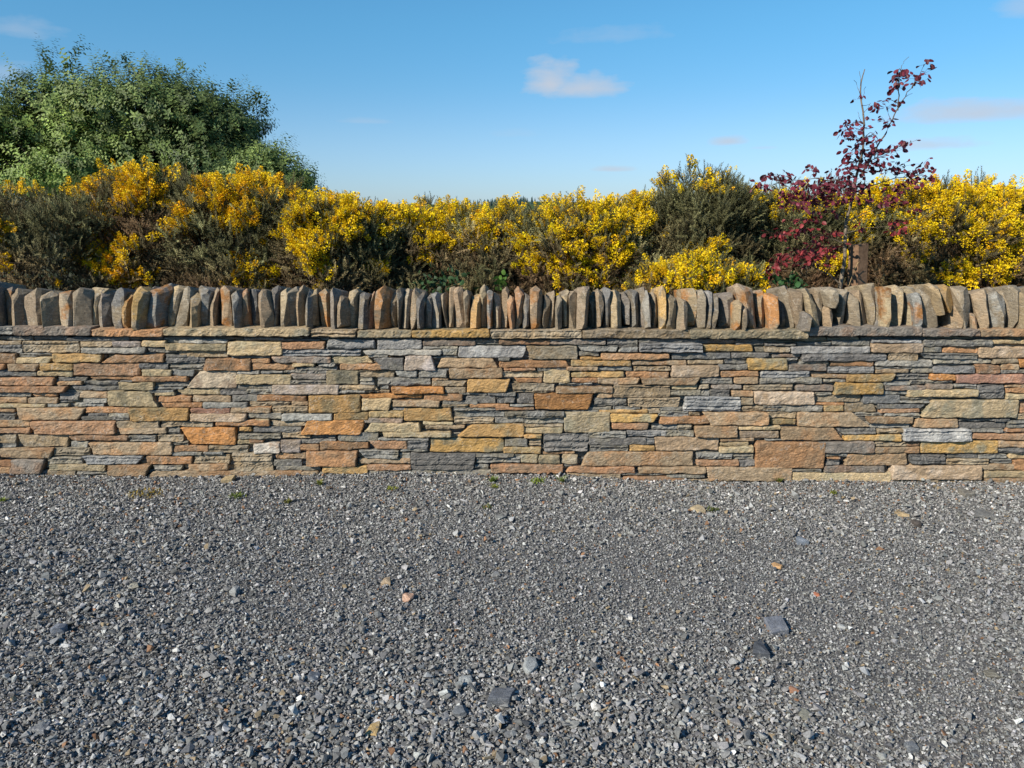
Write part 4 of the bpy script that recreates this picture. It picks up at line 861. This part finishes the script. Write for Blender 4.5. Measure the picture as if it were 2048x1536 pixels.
def tree(name, label, lobes, Y, foot_u, nspray, colA, colB, seed, scale=1.0, tips=()):
    """lobes: (u, v, ru, rv, weight) of the crown's masses in the view, at distance Y; each mass is as deep as it is wide"""
    r = np.random.default_rng(seed); k = Y/F_PX; foot = at(foot_u, 500, Y); root = empty(name, (foot.x, Y, -.1)); tag(root, label, 'tree')
    wt = np.array([l[4]*l[2]*l[3] for l in lobes], float); wt /= wt.sum(); P = []; D = []; lobe_id = []; cbr = []; bark = Bag(); hub = []
    for li, (u, v, ru, rv, w, *_x) in enumerate(lobes):
        c = np.array(at(u, v, Y + r.uniform(-.2, .2)*ru*k)); nc = max(3, int(nspray*wt[li]/30)); a, bz, d = ru*k, rv*k, ru*k*.85; hub.append(c)
        for _ in range(nc):
            q = r.normal(0, 1, 3); q /= np.linalg.norm(q); q *= r.uniform(.35, 1)**.45; cc = c + q*np.array([a, d, bz])*.92
            s0 = np.array([foot.x + (c[0]-foot.x)*.25, Y, max(.5, c[2]*.42)]); mid = (s0+cc)/2 + np.array([0, 0, .12]) + r.normal(0, .12, 3)
            pts = [(1-t)**2*s0 + 2*t*(1-t)*mid + t*t*cc for t in np.linspace(0, 1, 7)]
            V, F = tube_np(pts, list(np.linspace(.028, .006, 7)*scale), 4); bark.add(V, F, lin(78, 70, 62)*r.uniform(.4, .9))
            rad = r.uniform(.25, .5)*scale; m = 28
            o = r.normal(0, 1, (m, 3)); o /= np.linalg.norm(o, axis=1, keepdims=True); o[:, 2] *= .62
            cb = math.exp(r.normal(0, .22)); cbr += [cb]*m; P.append(cc + o*rad*r.uniform(.4, 1, (m, 1))); dd = o + q*.7 + np.array([0, 0, .55]) + r.normal(0, .25, (m, 3)); D.append(dd); lobe_id += [li]*m
    P = np.concatenate(P); D = np.concatenate(D); lobe_id = np.array(lobe_id)
    ex = []; exd = []
    for (u, v, h) in tips:                                # leafy leaders standing out of the outline
        b = np.array(at(u, v, Y)); 
        for j in range(9): ex.append(b + np.array([r.normal(0, .05), r.normal(0, .1), -h*k*j/8])); exd.append([r.normal(0, .5), r.normal(0, .5), 1])
        V, F = tube_np([b - np.array([0, 0, h*k*1.3]), b], [.008, .002], 3); bark.add(V, F, lin(78, 70, 62)*.6)
    if ex: P = np.concatenate([P, np.array(ex)]); D = np.concatenate([D, np.array(exd)]); lobe_id = np.concatenate([lobe_id, np.zeros(len(ex), int)])
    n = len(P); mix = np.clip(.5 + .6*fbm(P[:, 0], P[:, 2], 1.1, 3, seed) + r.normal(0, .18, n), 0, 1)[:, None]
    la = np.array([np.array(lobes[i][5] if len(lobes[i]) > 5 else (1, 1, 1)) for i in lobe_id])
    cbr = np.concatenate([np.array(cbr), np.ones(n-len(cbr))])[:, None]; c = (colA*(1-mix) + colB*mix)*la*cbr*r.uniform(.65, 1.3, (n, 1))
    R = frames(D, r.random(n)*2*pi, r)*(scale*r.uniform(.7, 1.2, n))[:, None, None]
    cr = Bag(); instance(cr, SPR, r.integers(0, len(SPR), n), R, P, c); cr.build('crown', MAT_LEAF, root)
    for li, c0 in enumerate(hub):
        s0 = np.array([foot.x, Y, -.1]); e = np.array([foot.x + (c0[0]-foot.x)*.6, Y, c0[2]*.8]); mid = np.array([foot.x*.8 + c0[0]*.2, Y, c0[2]*.5])
        pts = [(1-t)**2*s0 + 2*t*(1-t)*mid + t*t*e for t in np.linspace(0, 1, 8)]; V, F = tube_np(pts, list(np.linspace(.11, .03, 8)*scale), 7); bark.add(V, F, lin(84, 76, 68)*.7)
    bark.build('trunk', MAT_BARK, root); return root
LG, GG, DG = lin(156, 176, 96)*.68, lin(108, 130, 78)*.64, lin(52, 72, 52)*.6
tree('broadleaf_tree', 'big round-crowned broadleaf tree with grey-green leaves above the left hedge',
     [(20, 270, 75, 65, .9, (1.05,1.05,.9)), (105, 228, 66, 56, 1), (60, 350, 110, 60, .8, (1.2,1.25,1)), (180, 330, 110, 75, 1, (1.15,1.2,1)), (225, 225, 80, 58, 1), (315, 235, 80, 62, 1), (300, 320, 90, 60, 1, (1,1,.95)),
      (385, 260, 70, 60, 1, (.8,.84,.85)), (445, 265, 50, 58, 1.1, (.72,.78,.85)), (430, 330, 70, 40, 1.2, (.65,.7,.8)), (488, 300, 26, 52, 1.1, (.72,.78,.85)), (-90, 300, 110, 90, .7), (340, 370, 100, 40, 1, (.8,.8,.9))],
     13.0, 260, 9500, GG, LG*.95, 71, 1.0, tips=[(78, 112, 60), (142, 104, 50), (105, 118, 50), (208, 130, 30), (255, 128, 25), (358, 138, 60), (372, 140, 50), (466, 178, 40), (520, 196, 40), (512, 200, 30), (10, 178, 30), (45, 150, 30), (300, 140, 25)])
tree('broadleaf_tree', 'smaller light green broadleaf tree at the right foot of the big tree',
     [(525, 350, 30, 30, 1), (560, 368, 38, 38, 1), (592, 390, 22, 28, 1, (.85,.9,.9)), (500, 385, 50, 35, .9)], 11.0, 550, 1500, GG*1.25, LG*1.25, 83, .8,
     tips=[(566, 288, 40), (595, 330, 30), (625, 348, 25), (540, 290, 30)])

# ------------------------------------------------------------------ the young maroon-leaved tree and its stake
ZB = lambda zx, zy, Y: np.array(at(1448 + zx/3.0717, 100 + zy/3.0717, Y))
BY = 5.45; rb = np.random.default_rng(7)
beech = empty('young_tree', tuple(at(1685, 590, BY).xy) + (-.1,)); tag(beech, 'slender young tree with maroon leaves standing beside a timber stake', 'young tree')
paths = [([(715, 1900), (712, 1560), (714, 1430), (735, 1330), (740, 1200), (752, 1050), (790, 880), (830, 700), (860, 550), (855, 450), (842, 300), (836, 200), (865, 118)], .016),
         ([(850, 760), (880, 690), (930, 620), (965, 555), (1000, 500), (1030, 430), (1070, 370), (1100, 310), (1130, 258), (1165, 210), (1210, 145), (1240, 80)], .007),
         ([(1068, 372), (1070, 280), (1068, 200), (1078, 150), (1090, 100), (1110, 72), (1136, 42)], .004),
         ([(842, 300), (832, 250), (822, 210), (798, 185)], .0022), ([(838, 220), (842, 170), (832, 130)], .002), ([(844, 320), (858, 260), (872, 225)], .002), ([(850, 400), (880, 355), (902, 325)], .002),
         ([(1028, 430), (1010, 400), (1000, 370)], .002), ([(1120, 285), (1140, 272), (1156, 266)], .0018), ([(850, 455), (830, 410), (822, 380)], .002), ([(846, 340), (895, 342), (925, 352)], .002),
         ([(862, 540), (900, 500), (940, 530), (945, 560)], .0025), ([(800, 850), (700, 800), (560, 790), (420, 800), (250, 830)], .005), ([(790, 880), (900, 840), (1050, 790), (1150, 770), (1230, 740)], .005),
         ([(755, 1040), (650, 980), (520, 930), (400, 930)], .004), ([(755, 1050), (870, 1000), (1000, 960), (1140, 990)], .004), ([(742, 1190), (640, 1150), (500, 1120), (340, 1150)], .004),
         ([(714, 1440), (640, 1370), (520, 1310), (380, 1310), (280, 1390)], .006), ([(742, 1130), (870, 1090), (980, 1085), (1090, 1130)], .004), ([(870, 690), (980, 650), (1060, 600), (1150, 580)], .003)]
tb = Bag(); SK = []
for pth, r0 in paths:
    yo = np.cumsum(rb.normal(0, .05 if r0 < .01 else .01, len(pth))) if r0 < .016 else rb.normal(0, .004, len(pth))
    pts = [ZB(a, b, BY + yo[i]) for i, (a, b) in enumerate(pth)]; fine = []
    for i in range(len(pts)-1):
        for t in (0, .5): fine.append(pts[i]*(1-t)+pts[i+1]*t + rb.normal(0, .004 if i else 0, 3))
    fine.append(pts[-1]); rr = [max(.0012, r0*(1-.82*q)) for q in np.linspace(0, 1, len(fine))]
    V, F = tube_np(fine, rr, 6); tb.add(V, F, lin(128, 116, 100)*(.75 if r0 > .01 else .5)); SK += [(p, r0) for p in fine]
def leaf_t(seed):
    r = np.random.default_rng(seed); xs = [0, .14, .45, .78, 1.0]; ws = [0, .3, .42, .27, 0]; V = []; fold = r.uniform(.1, .75); cu = r.uniform(.05, .55)
    for x, w in zip(xs, ws):
        zc_ = -cu*x*x; V += [(w, -fold*w + 0, x), (0, 0, x), (-w, -fold*w, x)]; V[-3] = (w, zc_-fold*w, x); V[-2] = (0, zc_, x); V[-1] = (-w, zc_-fold*w, x)
    F = []
    for i in range(4):
        a = i*3; F += [(a, a+1, a+4), (a, a+4, a+3), (a+1, a+2, a+5), (a+1, a+5, a+4)]
    return np.array(V, float), np.array(F), np.ones(len(V))
LT = [leaf_t(i) for i in range(6)]
CL = """1065 145 25 15 5/1100 150 15 15 3/1060 185 20 15 5/1080 215 15 10 3/1060 245 35 12 7/1240 90 20 10 3/1225 155 22 18 4/1190 180 30 18 6/1210 200 12 15 2/1170 215 25 12 5/1085 330 15 10 3/
940 355 25 18 5/1000 360 35 18 6/975 325 10 8 2/995 445 18 15 4/1020 470 20 12 4/780 460 40 15 9/740 500 25 12 5/785 515 35 15 8/740 555 35 18 8/820 305 10 8 2/860 490 20 8 3/895 545 22 18 6/
910 580 18 10 3/850 600 35 25 10/800 640 50 22 12/860 425 8 5 1/1075 600 30 12 5/1140 575 25 12 4/1010 635 45 20 10/920 655 50 25 12/960 700 30 20 7/820 700 60 25 14/850 740 60 30 16/
770 770 50 35 14/1070 730 45 22 10/1100 765 25 15 5/1010 750 50 25 10/1215 710 25 20 5/1240 750 15 10 3/1205 755 15 12 3/1160 760 20 12 4/1295 795 18 12 3/1260 785 12 6 2/1200 795 20 8 3/
1240 820 15 10 2/530 745 35 20 7/360 800 45 25 12/265 785 30 15 5/225 850 45 20 8/295 770 12 10 2/430 820 40 30 12/500 850 60 35 20/600 870 60 40 22/400 900 35 25 10/440 960 60 25 14/
560 930 60 30 18/680 840 60 45 22/760 860 60 50 22/860 850 60 40 14/700 930 60 30 14/800 920 60 25 12/1060 870 60 40 11/1120 830 20 20 5/1000 920 60 30 9/1060 960 60 25 8/950 960 40 20 5/
1150 1000 20 12 3/500 1060 60 20 8/640 1010 40 15 5/1050 1070 45 15 6/1080 1130 40 18 8/830 1110 20 15 4/350 1145 55 22 13/460 1120 45 18 8/640 1145 60 25 12/600 1220 60 25 14/
440 1270 60 30 18/540 1290 70 30 20/340 1300 35 20 8/300 1350 35 25 9/270 1380 20 18 4/620 1260 45 25 11/560 1340 40 20 5"""
lv = Bag(); LP = []; LD = []; LC = []; skp = np.array([s[0] for s in SK])
for s in CL.replace('\n', '').split('/'):
    a, b, ra, rb_, nn = map(float, s.split()); 
    tgt = ZB(a, b, BY); dd = np.linalg.norm((skp-tgt)*np.array([1, .3, 1]), axis=1) + np.where(skp[:, 2] > tgt[2]+.02, .35, 0); j = int(np.argmin(dd)); s0 = skp[j]
    yb = s0[1] + rb.normal(0, .04 + .3*min(1, np.linalg.norm((s0-tgt)[[0, 2]])/.3)); tgt = ZB(a, b - rb_*.3, yb)
    mid = (s0+tgt)/2 + np.array([0, 0, .02]); V, F = tube_np([s0, mid, tgt], [.0026, .002, .0012], 3); tb.add(V, F, lin(110, 92, 84)*.5)
    k = BY/F_PX/3.0717
    for q in range(int(nn*(2.1 if b > 820 else 1.7))+1):
        o = np.array([rb.normal(0, .68)*ra*k, rb.normal(0, .05), rb.normal(0, .68)*rb_*k + .012]); p = tgt + o; LP.append(p)
        out = o/np.linalg.norm(o+1e-6); LD.append(out*np.array([1, .8, .3])*.8 + np.array([0, -.15, -.55]) + rb.normal(0, .25, 3)); low = b > 1040
        LC.append((lin(132, 50, 52) if low else lin(106, 42, 54))*rb.uniform(.5, 1.3))
        V, F = tube_np([tgt + o*.3, p], [.001, .0008], 3); tb.add(V, F, lin(110, 70, 70)*.5)
LP, LD, LC = map(np.array, (LP, LD, LC)); n = len(LP); R = frames(LD, rb.normal(0, .7, n) + pi*rb.integers(0, 2, n), rb)*rb.uniform(.024, .043, n)[:, None, None]
R = R*np.array([.95, 1, 1])[None, None, :]
instance(lv, LT, rb.integers(0, 6, n), R, LP, LC); lv.build('leaves', MAT_MAROON, beech); tb.build('trunk', MAT_BARK, beech)

def prism(pts_lo, pts_hi):
    n = len(pts_lo); V = np.array(list(pts_lo)+list(pts_hi)); F = [(i, (i+1) % n, n+(i+1) % n, n+i) for i in range(n)]; return V, F
bm = bmesh.new(); s_ = .092; SY = 5.52; lo = at(1713, 582, SY); hi = at(1717, 489, SY); ang = radians(24)
bmesh.ops.create_cube(bm, size=1.0); H = hi.z + .1
for v in bm.verts:
    q = Vector((v.co.x*s_, v.co.y*s_)); q.rotate(Matrix.Rotation(ang, 2)); t = v.co.z + .5
    v.co = Vector((q.x*(1-.02*t), q.y, t*H + (q.x*.12 if t > .5 else 0)))
bmesh.ops.subdivide_edges(bm, edges=[e for e in bm.edges if abs(e.verts[0].co.z-e.verts[1].co.z) > .5], cuts=24)
bmesh.ops.bevel(bm, geom=bm.edges[:], offset=.003, segments=1, affect='EDGES') if False else None
for v in bm.verts:
    v.co.x += noise.noise((v.co.x*30, v.co.y*30, v.co.z*5))*.005; v.co.y += noise.noise((v.co.x*30+5, v.co.y*30, v.co.z*5))*.005
bmesh.ops.triangulate(bm, faces=bm.faces); bm.verts.index_update()
V = np.array([v.co[:] for v in bm.verts]); F = np.array([[v.index for v in f.verts] for f in bm.faces]); bm.free()
slope = (hi.x-lo.x)/max(.01, hi.z-lo.z); V[:, 0] += V[:, 2]*slope
bag = Bag(); bag.add(V, F, lin(118, 94, 74)*1.0); o = bag.build('timber_stake', MAT_WOOD); o.location = (lo.x - slope*(lo.z+.1), SY, -.1)
tag(o, 'square brown timber stake standing behind the coping beside the young tree', 'stake')
# a dry grass stalk leaning on the stake
bag = Bag()
for (pp, rr_) in (([(748, 1600), (760, 1470), (790, 1380), (822, 1305)], .0016), ([(800, 1352), (812, 1325), (832, 1300)], .001)):
    V, F = tube_np([ZB(a, b, SY-.10) for a, b in pp], [rr_]*len(pp), 4); bag.add(V, F, lin(190, 164, 120)*.7)
o = bag.build('dry_grass_stalk', MAT_WOOD); tag(o, 'thin pale dry grass stalk in front of the timber stake', 'grass stalk')

# green bramble leaves behind the coping
for (u, v, ru, rv, nn, rgb, lab) in ((880, 564, 40, 22, 80, (62,92,52), 'dark green bramble growing behind the coping at the middle of the wall'), (1001, 566, 14, 12, 26, (96,132,58), 'small fresh green sprig behind the coping right of the bramble'),
                                     (1580, 565, 26, 12, 60, (60,98,54), 'green leafy weeds behind the coping left of the young tree'), (1320, 548, 10, 10, 1, (70,100,60), '')):
    if not lab: continue
    Y = 5.35; r = np.random.default_rng(int(u)); c = np.array(at(u, v, Y)); k = Y/F_PX
    root = empty('leafy_weed', (c[0], Y, -.1)); tag(root, lab, 'weed'); P = c + r.normal(0, 1, (nn, 3))*np.array([ru*k*.6, .06, rv*k*.6]); D = r.normal(0, .6, (nn, 3)) + np.array([0, -.6, .1])
    lf = Bag(); instance(lf, LT, r.integers(0, 6, nn), frames(D, r.random(nn)*6.3, r)*r.uniform(.028, .05, nn)[:, None, None], P, lin(*rgb)[None]*r.uniform(.4, .9, (nn, 1))); lf.build('leaves', MAT_LEAF, root)
    st = Bag()
    for j in range(0, nn, 4):
        V, F = tube_np([(c[0]+r.normal(0, .03), Y+.03, -.1), (c[0]*.5+P[j][0]*.5, Y+.02, P[j][2]*.6), tuple(P[j])], [.003, .002, .001], 3); st.add(V, F, lin(90, 80, 60)*.6)
    st.build('stems', MAT_BARK, root)

# ------------------------------------------------------------------ far away: a low hill and the dark wood on it
m_, t_, b_ = new_mat('far_hill', 1, 0); g_ = N(t_, 'ShaderNodeNewGeometry')
t_.links.new(ramp(t_, noise_n(t_, g_.outputs['Position'], .03, 6, .7), [(.35, (.035, .060, .035)), (.65, (.075, .11, .05))]), b_.inputs['Base Color'])
def hillz(X, Y):
    R_ = np.hypot(X, Y); a = np.arctan2(X, Y)
    return -2 + np.clip((R_-420)/260, 0, 1)**1.5*(4.5 + 4.0*np.exp(-((a-.03)/.07)**2) + 2.5*fbm(a*6, a*0, 1.5, 3, 4)) * np.clip((1500-R_)/700, 0, 1)
V, F = grid_mesh(np.linspace(-1400, 1400, 220), np.linspace(300, 1500, 60), hillz)
o = link('hills', np_mesh('hills', V, F, smooth=True), m_); tag(o, kind='structure')
r = np.random.default_rng(12); bag = Bag(); cone = []
for k in range(420):
    a = r.uniform(-.62, .62) if k > 150 else r.normal(-.008, .018); R_ = r.uniform(600, 700); x, y = R_*math.sin(a), R_*math.cos(a); z = float(hillz(np.array(x), np.array(y)))
    h = r.uniform(1.0, 2.4) if k > 150 else r.uniform(3.2, 6.2); w = h*.3; V = []; F = []
    for t in range(6):                                   # ragged tiers
        zt = h*(.10 + .15*t); rr_ = w*(1-t/6.5); i = len(V)
        for q in range(7): an = 2*pi*q/7 + t; V.append((math.cos(an)*rr_*r.uniform(.6, 1.1), math.sin(an)*rr_*r.uniform(.6, 1.1), zt - h*.05))
        V.append((0, 0, zt + h*.20)); F += [(i+q, i+(q+1) % 7, i+7) for q in range(7)]
    bag.add(np.array(V) + [x, y, z-.5], F, lin(58, 84, 82)*r.uniform(.5, .9))
o = bag.build('distant_wood', MAT_NEEDLE); tag(o, 'dark strip of far-off conifers on the horizon', 'wood', kind='stuff')
